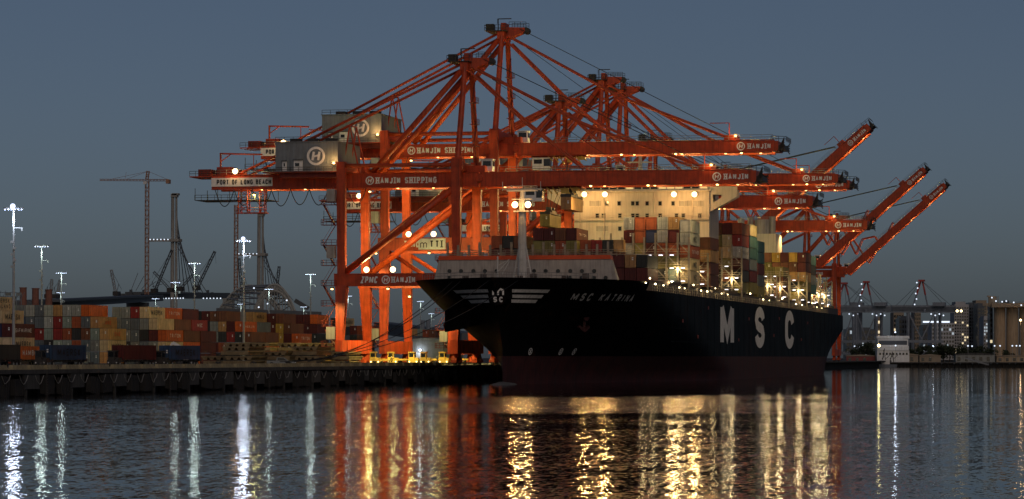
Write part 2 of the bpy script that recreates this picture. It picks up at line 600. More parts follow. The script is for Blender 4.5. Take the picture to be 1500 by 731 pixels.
def make_crane(kind, raised, label, Y):
    A = kind == 'A'
    gb, gt = (38.9, 41.9) if A else (48.1, 50.8)
    p0, p1 = (17.2, 19.8) if A else (26.2, 29.0)
    apex = 65.2 if A else 75.8
    tie = 43.3 if A else 52.8
    root = thing("gantry_crane", label, "crane", (RAILX, Y, QZ), 0, "red container cranes along the wharf")
    red = M['red']
    ang = R(41.5) if raised else 0.0
    hx, hz = 4.0, gt

    def T(x, y, z):
        if not raised:
            return (x, y, z)
        dx, dz = x - hx, z - hz
        return (hx + dx * math.cos(ang) - dz * math.sin(ang), y, hz + dx * math.sin(ang) + dz * math.cos(ang))

    # legs: straight upper half, tapered and splayed lower half
    for lx in (0.0, -G):
        for sy in (-1, 1):
            b = MB()
            y = 10.5 * sy
            top = tie + .9 if lx else gt + 2.6
            w0, w1 = (.95, .8) if lx == 0 else (.85, .85)
            b.hexa([(lx - w1, y - .8, p1 - .3), (lx + w1, y - .8, p1 - .3), (lx + w1, y + .8, p1 - .3), (lx - w1, y + .8, p1 - .3)],
                   [(lx - w0 - .2, y - .82, top), (lx + w0, y - .82, top), (lx + w0, y + .82, top), (lx - w0 - .2, y + .82, top)])
            y2 = 12.0 * sy
            b.hexa([(lx - .75, y2 - .85, 5.3), (lx + .75, y2 - .85, 5.3), (lx + .75, y2 + .85, 5.3), (lx - .75, y2 + .85, 5.3)],
                   [(lx - 1.3, y - .95, p0 + .1), (lx + 1.25, y - .95, p0 + .1), (lx + 1.25, y + .95, p0 + .1), (lx - 1.3, y + .95, p0 + .1)])
            for zz in (p1 + 4, p1 + 10, gb - 3):
                b.box(lx - w1 - .08, lx + w1 + .08, y - .9, y + .9, zz, zz + .22)
            b.build("leg", red, root)
        b = MB()
        b.box(lx - .8, lx + .8, -13.3, 13.3, 2.5, 5.4)
        for yy in (-9, -5, 0, 5, 9):
            b.box(lx - .86, lx + .86, yy - .1, yy + .1, 2.45, 5.45)
        b.build("sill_beam", red, root)
        for sy in (-1, 1):
            bm = MB()
            y = 10.4 * sy
            bm.hexa([(lx - .5, y - 3.0, .9), (lx + .5, y - 3.0, .9), (lx + .5, y + 3.0, .9), (lx - .5, y + 3.0, .9)],
                    [(lx - .6, y - 1.0, 2.48), (lx + .6, y - 1.0, 2.48), (lx + .6, y + 1.0, 2.48), (lx - .6, y + 1.0, 2.48)])
            for k in (-1, 1):
                bm.box(lx - .62, lx + .62, y + k * 2.2 - 1.1, y + k * 2.2 + 1.1, .55, 1.2)
            bo = bm.build("bogie", red, root)
            for k in (-2.9, -1.5, 1.5, 2.9):
                wm = MB()
                wm.tube((lx - .25, y + k, .36), (lx + .25, y + k, .36), .36, 10)
                wm.build("wheel", M['dark'], bo)
        b = MB()
        zt = tie - .2
        b.box(lx - .6, lx + .6, -9.7, 9.7, zt - .9, zt + .9)
        b.build("cross_beam", red, root)
    for sy in (-1, 1):
        y = 10.5 * sy
        b = MB()
        b.box(-G - 1.6, 1.6, y - .72, y + .72, p0, p1)
        b.box(-G - 1.65, 1.65, y - .9, y + .9, p1 - .02, p1 + .08)
        b.box(-G - 1.65, 1.65, y - .9, y + .9, p0 - .08, p0 + .02)
        b.build("portal_beam", red, root)
        b = MB()
        b.tube((-G, y, tie), (0, y, tie), .46, 10)
        b.build("tie_tube", red, root, smooth=True)
        b = MB()
        b.tube((-G + .7, y, p1 + .3), (-.6, y, gb - .6), .75, 12)
        b.build("diagonal_brace", red, root, smooth=True)
        if not A:
            b = MB()
            b.tube((-G + .9, y, p0 - .4), (-.9, y, p0 - 15.5), .5, 10)
            b.build("knee_brace", red, root, smooth=True)
        # box girder over the legs and boom over the water
        y = 3.7 * sy
        b = MB()
        b.box(-57, 3.4, y - .6, y + .6, gb, gt)
        b.box(-57, 3.4, y - .85, y + .85, gb - .14, gb)
        b.box(-57, 3.4, y - .8, y + .8, gt, gt + .12)
        for i in range(10):
            xx = -54 + i * 6
            b.box(xx - .06, xx + .06, y - .66, y + .66, gb, gt)
        b.build("girder", red, root)
        b = MB()
        b.T = T
        b.hexa([(3.9, y - .6, gb), (62.6, y - .6, gb + .1), (62.6, y + .6, gb + .1), (3.9, y + .6, gb)],
               [(3.9, y - .6, gt), (63.4, y - .6, gt - .1), (63.4, y + .6, gt - .1), (3.9, y + .6, gt)])
        b.box(3.9, 62.6, y - .85, y + .85, gb - .14, gb - .005)
        b.box(3.9, 63.2, y - .75, y + .75, gt + .005, gt + .1)
        for xx in range(9, 54, 6):
            b.box(xx - .06, xx + .06, y - .65, y + .65, gb + .1, gt - .1)
        b.build("boom_girder", red, root)
        # walkway rails
        b = MB()
        b.rail((-56, y - .9, gt + .1), (-26, y - .9, gt + .1), 2.5, 1.1, .045)
        b.build("walkway_railing", M['rail'], root)
        b = MB()
        b.T = T
        b.rail((8, y - .9, gt + .1), (63, y - .9, gt + .1), 2.5, 1.1, .045)
        b.build("boom_railing", M['rail'], root)
        # mast
        b = MB()
        b.tube((0, sy * 9.6, gt + 2.3), (.2, sy * 3.3, apex), .68, 12, .6)
        b.box(-1.1, 1.1, sy * 9.8 - 1.1, sy * 9.8 + 1.1, gt + .3, gt + 3.0)
        b.build("mast_leg", red, root, smooth=False)
        b = MB()
        b.tube((-.6, sy * 3.2, apex - 1.0), (-20.5, sy * 3.7, gt + .3), .62, 12)
        b.build("back_stay", red, root, smooth=True)
        b = MB()
        b.tube((-1, sy * 3.1, apex + .3), (-51, sy * 3.7, gt + .2), .3, 8)
        b.build("rear_stay", red, root, smooth=True)
        if not raised:
            b = MB()
            b.tube((1.6, sy * 3.0, apex - .2), (27, sy * 3.5, gt + (apex - gt) * .47 - 1.0), .3, 8)
            b.tube((27, sy * 3.5, gt + (apex - gt) * .47 - 1.0), (53, sy * 3.7, gt + .6), .3, 8)
            b.beam((25.6, sy * 3.5, gt + (apex - gt) * .485 - .6), (28.6, sy * 3.5, gt + (apex - gt) * .44 - .9), .35, .8)
            b.build("outer_fore_stay", red, root)
            b = MB()
            b.tube((1.4, sy * 2.9, apex - 1.4), (13.6, sy * 3.3, gt + (apex - gt) * .46), .26, 8)
            b.tube((13.6, sy * 3.3, gt + (apex - gt) * .46), (26.6, sy * 3.7, gt + .4), .26, 8)
            b.build("inner_fore_stay", red, root)
        else:
            q1, q2 = T(24, 0, gt + .4), T(50, 0, gt + .6)
            b = MB()
            b.path([(1.4, sy * 2.9, apex - 1), (9, sy * 3.2, apex - 16), (12, sy * 3.2, apex - 9), (q1[0] - 1, sy * 3.5, q1[2] + 2), (q1[0], sy * 3.7, q1[2])], .26, 6)
            b.build("inner_fore_stay", red, root)
            b = MB()
            b.path([(1.6, sy * 3.0, apex - .2), (15, sy * 3.3, apex - 20), (18, sy * 3.3, apex - 15), (q2[0] - 14, sy * 3.5, q2[2] - 13), (q2[0] - 12, sy * 3.5, q2[2] - 9)], .26, 6)
            b.build("outer_fore_stay", red, root)
            b = MB()
            for k in (-.5, .5):
                b.tube((2.5, sy * 1.5 + k, apex + 1), (q2[0], sy * 1.5 + k, q2[2] + 1.2), .09, 4)
            b.build("boom_hoist_rope", M['rope'], root)
    if not raised:
        b = MB()
        for k in (-1.6, -.9, .9, 1.6):
            b.tube((4.0, k, apex + 1.6), (52.5, k, gt + 1.6), .075, 4)
        b.tube((3.2, -1.2, apex - 1), (34, -1.2, gt + 1.6), .06, 4)
        b.build("boom_hoist_rope", M['rope'], root)
    # boom tip: dark frame, platform and the anchor block
    b = MB()
    b.T = T
    b.box(51.8, 54.4, -4.2, 4.2, gt + .12, gt + 1.3)
    b.tube((53, -4, gt + 1.3), (53, -4, gt + 4.0), .12, 5)
    b.tube((53, -4, gt + 4.0), (48.6, -4, gt + 4.0), .1, 5)
    b.build("boom_service_jib", red, root)
    for xx in (12, 24, 36, 48, 60):
        b = MB()
        b.T = T
        b.box(xx - .3, xx + .3, -3.1, 3.1, gt - .9, gt - .1)
        b.build("cross_tie", red, root)
    b = MB()
    b.T = T
    b.box(62.7, 64.2, -4.6, 4.6, gb + .2, gt - .25)
    b.cur = 1
    b.box(64.2, 65.6, -4.4, 4.4, gb + .5, gb + 1.5)
    for k in range(5):
        b.tube((64.0 + .4 * k, -4.6, gb + .4 * k), (65.6, -4.6, gt + .5 - .5 * k), .12, 4)
        b.tube((63.6 + .4 * k, 4.6, gt - .3 * k), (65.8, 4.6, gb + .6 * k), .12, 4)
    b.rail((62.6, -4.6, gt - .2), (66.0, -4.6, gt - .4), 1.2, 1.1, .06)
    b.rail((66.0, -4.6, gt - .4), (66.0, 4.6, gt - .4), 1.5, 1.1, .06)
    b.build("boom_tip", [red, M['dark']], root)
    # apex head
    b = MB()
    b.box(-.8, .9, -3.9, 3.9, apex - .9, apex + .9)
    b.hexa([(.9, -1.8, apex - .8), (5.2, -1.4, apex + .9), (5.2, 1.4, apex + .9), (.9, 1.8, apex - .8)],
           [(.9, -1.8, apex + 2.0), (5.2, -1.4, apex + 1.9), (5.2, 1.4, apex + 1.9), (.9, 1.8, apex + 2.0)])
    b.box(-.3, .8, -2, 2, apex + .9, apex + 3.0)
    b.build("apex_head", red, root)
    b = MB()
    b.box(-3.6, 1.4, -4.4, 4.4, apex + .95, apex + 1.1)
    for sy in (-4.4, 4.4):
        b.rail((-3.6, sy, apex + 1.1), (1.4, sy, apex + 1.1), 1.2, 1.2, .055)
        b.rail((1.6, sy * .4, apex + 2), (5.6, sy * .4, apex + 1.9), 1.2, 1.2, .055)
    b.rail((-3.6, -4.4, apex + 1.1), (-3.6, 4.4, apex + 1.1), 1.5, 1.2, .055)
    b.tube((5.4, -1.2, apex + 1.2), (5.4, 1.2, apex + 1.2), .8, 10)
    b.box(-3.4, -1.6, -4, -2.4, apex + 1.1, apex + 2.6)
    b.tube((-1.5, 0, apex + 3), (-1.5, 0, apex + 4.2), .05, 4)
    b.tube((-.9, -2, apex + 3.9), (2.2, -2, apex + 3.9), .12, 5)
    b.tube((-.9, -2, apex + 1), (-.9, -2, apex + 3.9), .12, 5)
    b.build("apex_platform", M['dark'], root)
    # ladder up the mast
    b = MB()
    z = gt + 1.5
    k = 0
    while z < apex - 5:
        f = (z - gt) / (apex - gt)
        yy = 3.5 * (1 - f) + .8
        b.box(.2, 1.8, yy - 1.4, yy + 1.6, z, z + .12)
        b.rail((1.8, yy - 1.4, z + .12), (1.8, yy + 1.6, z + .12), 1.0, 1.1, .05)
        if k % 2:
            b.beam((1.0, yy - 1.2, z), (1.0, yy + 1.0, z + 4.6), .35, .1)
        else:
            b.beam((1.0, yy + 1.3, z), (1.0, yy - 1.1, z + 4.6), .35, .1)
        z += 4.7
        k += 1
    b.build("mast_ladder", M['dkred'], root)
    # trestle that props the rear stays
    b = MB()
    zt = gt + (apex - gt) * .46
    for xx, sy in ((-27.5, -3), (-27.5, 3), (-23.5, -3), (-23.5, 3)):
        b.tube((xx, sy, gt), (-25.8, sy, zt), .17, 6)
    b.tube((-25.8, -3.4, zt), (-25.8, 3.4, zt), .15, 6)
    b.build("stay_trestle", red, root)
    # machinery house
    hs = MB()
    hs.box(-40.8, -26.7, -9.8, 9.8, gt + .3, gt + 6.7)
    hs.box(-41.0, -26.5, -10.0, 10.0, gt + 6.7, gt + 6.9)
    for i in range(8):
        xx = -40 + i * 1.8
        hs.box(xx - .04, xx + .04, -9.86, -9.8, gt + .4, gt + 6.6)
    h = hs.build("machinery_house", M['house'], root)
    b = MB()
    b.hexa([(-43.5, -10.4, gt + .12), (-27, -10.4, gt + .12), (-27, 10.4, gt + .12), (-43.5, 10.4, gt + .12)],
           [(-43.5, -10.4, gt + .32), (-25.5, -10.4, gt + .32), (-25.5, 10.4, gt + .32), (-43.5, 10.4, gt + .32)])
    b.box(-40, -27, -9, 9, gt - .9, gt + .12)
    b.build("house_platform", M['dkred'], root)
    for dx, dw, dz in ((-39.2, 1.0, 2.1), (-36.6, 2.0, 2.3)):
        b = MB()
        b.box(dx, dx + dw, -9.98, -9.8, gt + .5, gt + .5 + dz)
        b.cur = 1
        b.box(dx + .3, dx + dw * .62, -10.02, -9.98, gt + 1.5, gt + 2.2)
        b.cur = 2
        b.box(dx - .1, dx + dw + .1, -10.5, -9.8, gt + .55 + dz, gt + .65 + dz)
        b.build("door", [M['white'], M['glass'], M['dark']], h)
    b = MB()
    logo(b, -31.6, gt + 3.7, 2.05, -9.93)
    b.build("logo", M['letter'], h)
    b = MB()
    b.rail((-40.8, -9.8, gt + 6.9), (-26.7, -9.8, gt + 6.9), 1.8, 1.0, .05)
    b.rail((-43, -10.2, gt + .3), (-26, -10.2, gt + .3), 1.8, 1.0, .045)
    for xx in (-38, -34, -30):
        b.box(xx, xx + 2.2, -8, -5.6, gt + 6.9, gt + 7.7)
    b.build("roof_fitting", M['dark'], h)
    # tail end: platform, winch boxes, jib, hanging walkway and cage
    b = MB()
    b.box(-62, -56.9, -4.6, 4.6, gt - .35, gt - .1)
    b.cur = 1
    b.box(-60.5, -57.6, -3, 3, gt - .1, gt + 1.5)
    b.box(-56.4, -53, -2.4, 2.4, gt + .2, gt + 2.0)
    b.box(-52, -50.4, -3, 1, gt + .2, gt + 1.3)
    b.cur = 2
    b.rail((-62, -4.6, gt - .1), (-55, -4.6, gt - .1), 1.2, 1.1, .05)
    b.box(-60.8, -44, -4.6, 4.6, gb - 2.5, gb - 2.38)
    b.rail((-60.8, -4.6, gb - 2.4), (-44, -4.6, gb - 2.4), 1.4, 1.1, .05)
    for xx in (-60.7, -55.5, -50, -44.2):
        for sy in (-4.6, 4.6):
            b.tube((xx, sy, gb - 2.4), (xx, sy, gb + .2), .07, 4)
    b.build("tail_platform", [red, M['dkred'], M['dark']], root)
    b = MB()
    b.tube((-55.6, -2, gt + .1), (-55.6, -2, gt + 5.0), .22, 6)
    b.tube((-55.8, -2, gt + 5.0), (-46, -2, gt + 4.7), .2, 6)
    b.tube((-46, -2, gt + 4.0), (-37, -2, gt + 3.6), .14, 6)
    b.tube((-48, -2, gt + 4.8), (-48, -2, gt + 1), .09, 4)
    b.tube((-55.6, -2, gt + 3.2), (-53, -2, gt + 5.0), .12, 5)
    b.build("service_jib", red, root)
    b = MB()
    b.lattice((-49.5, -4.4, gb - .2), (-49.5, -4.4, gb - 5.2), 2.0, .12, 4)
    b.lattice((-45.2, -4.4, gb - .2), (-45.2, -4.4, gb - 5.4), 1.2, .1, 4)
    b.box(-51.0, -44.2, -5.4, -3.2, gb - 5.5, gb - 5.25)
    b.rail((-51, -5.4, gb - 5.25), (-44.2, -5.4, gb - 5.25), 1.2, 1.1, .06)
    b.build("maintenance_cage", red, root)
    # cable festoon
    b = MB()
    x = -56.0
    while x < -22:
        pts = []
        for i in range(11):
            t = i / 10
            pts.append((x + 4.3 * t, -4.75, gb - .2 - 3.6 * (1 - (2 * t - 1) ** 2) - .15 * math.sin(x)))
        b.path(pts, .1, 5)
        x += 4.3
    b.build("cable_festoon", M['rope'], root)
    # trolley, cab and spreader
    tx = 18.0 if A else 12.0
    if not raised:
        t = MB()
        t.box(tx - 5, tx + 8, -3.0, 3.0, gb - .5, gb - .1)
        t.box(tx - 1, tx + 6, -2.4, 2.4, gb - .1, gb + .7)
        t.cur = 1
        for k in range(7):
            t.beam((tx - 1 + k * 1.3, -3.0, gb - .3), (tx + .2 + k * 1.3, -3.1, gb - 1.4 - .3 * (k % 3)), .25)
        t.box(tx + 3.5, tx + 5.2, -3.2, -2.6, gb - 1.7, gb - .5)
        t.box(tx + 6, tx + 7.5, -3.2, -2.7, gb - 1.2, gb - .4)
        tr = t.build("trolley", [M['dkred'], M['yellow']], root)
        c = MB()
        c.box(tx - 4.6, tx - .6, -3.6, -.9, gb - 3.3, gb - .55)
        c.cur = 1
        c.box(tx - 1.9, tx - .55, -3.64, -3.6, gb - 2.6, gb - .9)
        c.box(tx - 4.2, tx - 2.3, -3.64, -3.6, gb - 2.0, gb - 1.0)
        c.box(tx - .6, tx - .56, -3.3, -1.2, gb - 2.7, gb - .8)
        c.build("operator_cab", [M['white'], M['glass']], tr)
        sz = 36.4 if A else 34.5
        sx = 23.3 if A else 11.0
        s = MB()
        s.box(sx - 1.15, sx + 1.15, -6.6, 6.6, sz, sz + .35)
        s.box(sx - .9, sx + .9, -2.6, 2.6, sz + .36, sz + .9)
        for k in (-2, 2):
            s.tube((sx - .6, k, sz + 1.2), (sx + .6, k, sz + 1.2), .55, 10)
        for sy in (-1, 1):
            s.box(sx - 1.2, sx + 1.2, sy * 6.6 - .2, sy * 6.6 + .2, sz - .12, sz + .5)
            for k in (-1, 1):
                s.tube((sx + k * .6, sy * 2, sz + 1), (tx + 2 + k * 2.2, sy * 2.2, gb - .3), .06, 4)
        s.build("spreader", M['dark'], root)
    # cabin by the mast foot
    c = MB()
    c.box(3.4, 5.8, -.9, 1.7, gt + .5, gt + 3.0)
    c.box(3.2, 6.0, -1.2, 2.0, gt + 3.0, gt + 3.15)
    c.cur = 1
    c.box(3.7, 5.5, -.94, -.9, gt + 1.6, gt + 2.7)
    c.box(5.8, 5.84, -.6, 1.4, gt + 1.6, gt + 2.7)
    c.build("boom_control_cabin", [M['white'], M['glass']], root)
    b = MB()
    b.box(-.5, 4.6, -3, 3, gt + .15, gt + 1.6)
    b.tube((3.7, -4.7, hz - 1.2), (3.7, 4.7, hz - 1.2), .8, 12)
    b.build("boom_hinge", red, root)
    # stair tower beside the landside leg
    b = MB()
    z, k = 4.0, 0
    while z < gb - 2:
        b.box(-G - 4.4, -G - .9, -11.6, -9.6, z, z + .12)
        b.rail((-G - 4.4, -11.6, z + .12), (-G - .9, -11.6, z + .12), 1.1, 1.1, .05)
        b.rail((-G - 4.4, -11.6, z + .12), (-G - 4.4, -9.6, z + .12), 1.0, 1.1, .05)
        x0, x1 = (-G - 4.0, -G - 1.4) if k % 2 else (-G - 1.4, -G - 4.0)
        b.beam((x0, -11.2, z), (x1, -10.6, z + 4.4), .8, .14)
        b.beam((x0, -11.6, z + 1), (x1, -11.0, z + 5.4), .06)
        z += 4.4
        k += 1
    b.build("stair_tower", M['dkred'], root)
    for z, r in ((gb - 3.4, .9), (p1 + 3.4, .9), (5.6, 1.0)):
        b = MB()
        b.box(-G - 2.0 - r, -G - 2.0 + r, -12.6, -11.0, z, z + 2.7)
        for i in range(5):
            b.box(-G - 2.0 - r + .35 * i, -G - 1.9 - r + .35 * i, -12.66, -12.6, z + .2, z + 2.5)
        b.build("equipment_cabinet", M['shipgrey'], root)
    # writing
    yn = -3.7 - .6 - .1
    b = MB()
    cz = (gb + gt) / 2
    logo(b, -20.9, cz, .95, yn)
    b.build("company_logo", M['letter'], root)
    b = MB()
    text(b, "HANJIN SHIPPING", 1.35, lambda u, v, wd: (-19.5 + u, yn - wd, cz - .67 + v), bold=.22, gap=.26, asp=.66, serif=True, width=13.6)
    b.build("girder_lettering", M['letter'], root)
    b = MB()
    fn = lambda u, v, wd: T(57.25 + u, yn - wd, cz - .6 + v)
    rb = MB()
    logo(rb, 55.7, cz, .95, yn)
    rb.v = [T(*p) for p in rb.v]
    b.add(rb.v, rb.f)
    b.build("company_logo", M['letter'], root)
    b = MB()
    text(b, "HANJIN", 1.2, fn, bold=.22, gap=.26, asp=.66, serif=True, width=5.2)
    b.build("boom_lettering", M['letter'], root)
    yp = -10.5 - .72 - .06
    zc = (p0 + p1) / 2
    b = MB()
    text(b, "ZPMC", 1.5, lambda u, v, wd: (-21.2 + u, yp - wd, zc - .75 + v), bold=.2, italic=.15, width=3.6)
    if A:
        b.build("maker_lettering", M['letter'], root)
        b = MB()
        logo(b, -15.6, zc, .95, yp)
        b.build("company_logo", M['letter'], root)
        b = MB()
        text(b, "HANJIN", 1.3, lambda u, v, wd: (-14.3 + u, yp - wd, zc - .65 + v), bold=.22, gap=.26, asp=.66, serif=True, width=5.2)
    b.build("portal_lettering", M['letter'], root)
    if not A:
        sg = MB()
        sg.box(-17.6, -11.2, yp - .1, yp + .05, zc - 1.25, zc + 1.25)
        sb = sg.build("sign_board", M['white'], root)
        b = MB()
        text(b, "TTI", 1.6, lambda u, v, wd: (-14.9 + u, yp - .14 - wd, zc - .8 + v), bold=.2, serif=True, width=3.0)
        text(b, "m", 1.3, lambda u, v, wd: (-17.2 + u, yp - .14 - wd, zc - .9 + v), bold=.14, width=1.7)
        b.build("lettering", M['black'], sb)
    sg = MB()
    sg.box(-57, -43, yn - .1, yn + .05, gb + .55, gb + 2.45)
    sb = sg.build("sign_board", M['white'], root)
    b = MB()
    text(b, "PORT OF LONG BEACH", 1.1, lambda u, v, wd: (-55.7 + u, yn - .14 - wd, gb + .95 + v), bold=.2, gap=.3, asp=.68, width=12.4)
    b.build("lettering", M['black'], sb)
    # lamps
    def fl(x, y, z, p, mesh=FX_SOD, col=SOD, r=.35, light=True, dz=-.7, spot=None, aim=None, dy=0):
        xx, yy, zz = x, y, z
        put("floodlight", mesh, root, (xx, yy, zz))
        if light:
            lamp(root, (xx, yy + dy, zz + dz), p, col, r, spot, aim)
    if raised:
        for x in (10, 20, 31, 42, 53, 60):
            p = T(x, -.6, gb + .5)
            lamp(root, p, 1000, SOD, .3)
            if x % 2 == 0:
                put("floodlight", FX_SOD, root, T(x, -2.6, gb + .1))
        fl(-14, -9.4, p1 + .8, 2500, FX_BIG, SOD)
        fl(-30, 0, gb - .5, 1500)
    else:
        for x in (-46, -36, -15, -7, 9, 20, 31, 42, 52, 60):
            put("floodlight", FX_SOD, root, (x, -2.6, gb + .1))
            lamp(root, (x, -.6, gb + .5), 1000, SOD, .3)
        for x in (56.0, 41.0, 28.5):
            fl(x, -5.6, gb - .1, 5200, dz=-.8, dy=-1.0, spot=150, aim=(0, 0, -1), col=(1, .66, .26))
        fl(-47, -5.0, gb - 1.2, 500, dz=-.6)
        fl(-51.5, -4.6, gt + .9, 350, FX_BIG, WARM, dz=.3, dy=-1.2)
        fl(-27.4, -10.6, gt + 2.2, 500, FX_SOD, WARM, dz=.2, dy=-.6)
        fl(54.5, -4.4, gt + 1.2, 300, FX_SOD, WARM, dz=.3, dy=-.8)
        fl(-20.4, -9.4, p1 + .95, 3000, FX_BIG, SOD, r=.5, dz=.3, dy=.9)
        lamp(root, (-20.4, -7.8, p1 + 1.6), 9000, SOD, .4, 150, (0, 1, -.1))
        fl(-14.5, -9.4, p1 + .95, 900, FX_BIG, SOD, r=.5, dz=.3, dy=.9)
        lamp(root, (-11, -7.8, p1 + 1.6), 9000, SOD, .4, 150, (0, 1, -.1))
        fl(-13, 0, p0 - 2.0, 23000, FX_SOD, (1, .82, .28), dz=-1.0, spot=150, aim=(0, 0, -1))
        for x in (-27.5, -15, -4):  # added row that brightens the truck fronts, each light well ahead of its fixture
            fl(x, -11.7, p0 - .5, 7000, FX_SOD, (1, .82, .28), dz=-.7, dy=-6.0, spot=125, aim=(0, .12, -1))
        fl(-2.6, -4, gb - .5, 3000, dz=-1.0, spot=160, aim=(0, .1, -1))
        fl(-22, 0, gb - .5, 3000, dz=-1.0, spot=160, aim=(0, .1, -1))
    return root


RY = {'A1': 686.7, 'B2': 726.0, 'A3': 797.0, 'B4': 859.0, 'B5': 890.0, 'A6': 943.0, 'R7': 1102.0, 'R8': 1356.0, 'R9': 1480.0}
cA = make_crane('A', False, "nearest red gantry crane, its tail carrying the fully visible white sign board", RY['A1'])
cB = make_crane('B', False, "tallest red gantry crane, whose peak stands highest of all, second in the row", RY['B2'])
cR = make_crane('A', True, "red gantry crane with the highest tip of the three raised booms", RY['R7'])
dup(cA, (RAILX, RY['A3'], QZ), "red gantry crane, third in the row, its boom tip right of the white bridge wing")
dup(cB, (RAILX, RY['B4'], QZ), "red gantry crane, fourth in the row, with the upper of two overlapping boom tips")
dup(cB, (RAILX, RY['B5'], QZ), "red gantry crane, fifth in the row, with the lower of two overlapping boom tips")
dup(cA, (RAILX, RY['A6'], QZ), "farthest red gantry crane with lowered boom, reaching above the stern container stacks")
dup(cR, (RAILX, RY['R8'], QZ), "red gantry crane with raised boom between the two other raised booms")
dup(cR, (RAILX, RY['R9'], QZ), "farthest red gantry crane, its raised boom tip the farthest out to the right")

# ------------------------------------------------------------------ container ship
XC, BH = -123.8, 23.2
DECK, FCS = 18.4, 20.1
STERN = 1013.0


def stemY(z):
    t = min(1.0, max(0.0, (z - 6) / 14))
    return 594 - 9 * t ** 1.3


def hb(Y, z):
    t = min(1.0, max(0.0, (z - 2) / 18))
    L = 150 + (60 - 150) * t ** .7
    n = 1.3 + (4 - 1.3) * t * t
    a = min(1.0, max(0.0, (Y - stemY(z)) / L))
    v = BH * (1 - (1 - a) ** n)
    if Y > 930:
        k = (Y - 930) / 79
        v *= 1 - .03 * k ** 2 - .35 * k ** 2 * (1 - min(1, max(0, z / 14)))
    return v


def keelz(Y):
    return -1.5 if Y < 950 else -1.5 + 7.0 * ((Y - 950) / 59) ** 1.6


def hull_grid(zs, side, top=None, y1=STERN):
    n = 84
    rows = []
    for i in range(n + 1):
        t = (i / n)
        t = .18 * t + .82 * t ** 2.6
        row = []
        for z in zs:
            ys = stemY(z)
            Y = ys + (y1 - ys) * t
            zz = max(z, min(keelz(Y), zs[-1]))
            row.append((XC + side * hb(Y, zz), Y, zz))
        rows.append(row)
    return rows


def skin(mb, rows, flip):
    nz = len(rows[0])
    vs = [p for r in rows for p in r]
    fs = []
    for i in range(len(rows) - 1):
        for j in range(nz - 1):
            a, b_, c_, d_ = i * nz + j, (i + 1) * nz + j, (i + 1) * nz + j + 1, i * nz + j + 1
            fs.append((a, d_, c_, b_) if flip else (a, b_, c_, d_))
    mb.add(vs, fs)


ship = thing("container_ship", "black hulled container ship moored at the wharf with white letters along its side", "ship", (0, 0, 0))
b = MB()
zs = [5.4, 6.8, 8.2, 9.6, 11, 12.5, 14, 15.5, 17, DECK]
for sd_ in (-1, 1):
    rows = hull_grid(zs, sd_, STERN)
    skin(b, rows, sd_ < 0)
    last = rows[-1]
    # forecastle bulwark
    fr = hull_grid([DECK, 19.3, FCS], sd_, y1=626)
    skin(b, fr, sd_ < 0)
    inner = [[(p[0] - sd_ * .3, p[1] + .3, p[2]) for p in r] for r in fr]
    skin(b, [[r[-1], i_[-1]] for r, i_ in zip(fr, inner)], sd_ > 0)
    skin(b, inner, sd_ > 0)
tr = hull_grid(zs, 1)[-1]
tl = hull_grid(zs, -1)[-1]
for j in range(len(zs) - 1):
    b.add([tr[j], tl[j], tl[j + 1], tr[j + 1]], [(0, 3, 2, 1)])
b.build("hull", M['hull'], ship, smooth=True)
b = MB()
zb = [-1.5, 0, 1.2, 2.5, 4, 5.4]
for sd_ in (-1, 1):
    skin(b, hull_grid(zb, sd_), sd_ < 0)
b.build("boot_topping", M['boot'], ship, smooth=True)
b = MB()
pts = []
prow = hull_grid([DECK - .12], 1)
srow = hull_grid([DECK - .12], -1)
for p, q in zip(prow, srow):
    b.v += [p[0], q[0]]
n = len(prow)
b.f += [(2 * i, 2 * i + 2, 2 * i + 3, 2 * i + 1) for i in range(n - 1)]
b.m += [0] * (n - 1)
b.build("weather_deck", M['deckgreen'], ship)
# bulbous bow just breaking the water
b = MB()
nr, ns = 14, 12
vs = []
for i in range(nr + 1):
    t = i / nr
    y = 581 + 22 * t
    r = 3.0 * math.sqrt(max(0, 1 - (1 - min(1, t * 1.9)) ** 2)) * .92
    for k in range(ns):
        a = 2 * math.pi * k / ns
        vs.append((XC + r * .85 * math.cos(a), y, -2.15 + .05 * t + r * math.sin(a) * .98))
b.add(vs, [(i * ns + k, i * ns + (k + 1) % ns, (i + 1) * ns + (k + 1) % ns, (i + 1) * ns + k) for i in range(nr) for k in range(ns)])
b.build("bulbous_bow", M['bulb'], ship, smooth=True)


# lettering wrapped on the hull: arc length along the waterline at height z
def hull_at(u, z, off):
    sgn = 1 if u >= 0 else -1
    left, Y, st = abs(u), stemY(z), .4
    x = 0.0
    while left > 0:
        x2 = hb(Y + st, z)
        seg = math.hypot(st, x2 - x)
        if seg >= left:
            k = left / seg
            Y += st * k
            x += (x2 - x) * k
            break
        left -= seg
        Y += st
        x = x2
    dx = hb(Y + .3, z) - hb(max(stemY(z), Y - .3), z)
    nrm = Vector((.6, -dx)) if False else Vector((.6, -dx, 0)).normalized()
    return (XC + sgn * (x + nrm.x * off), Y + nrm.y * off, z)


def px_of(p):
    d = p[1] * CT - p[0] * ST
    return 750 + F * (p[0] * CT + p[1] * ST) / d


def u_for(px, z, sgn):
    u = 0.0
    while u < 90:
        if (px_of(hull_at(sgn * u, z, 0)) - px) * sgn >= 0:
            return u
        u += .25
    return u


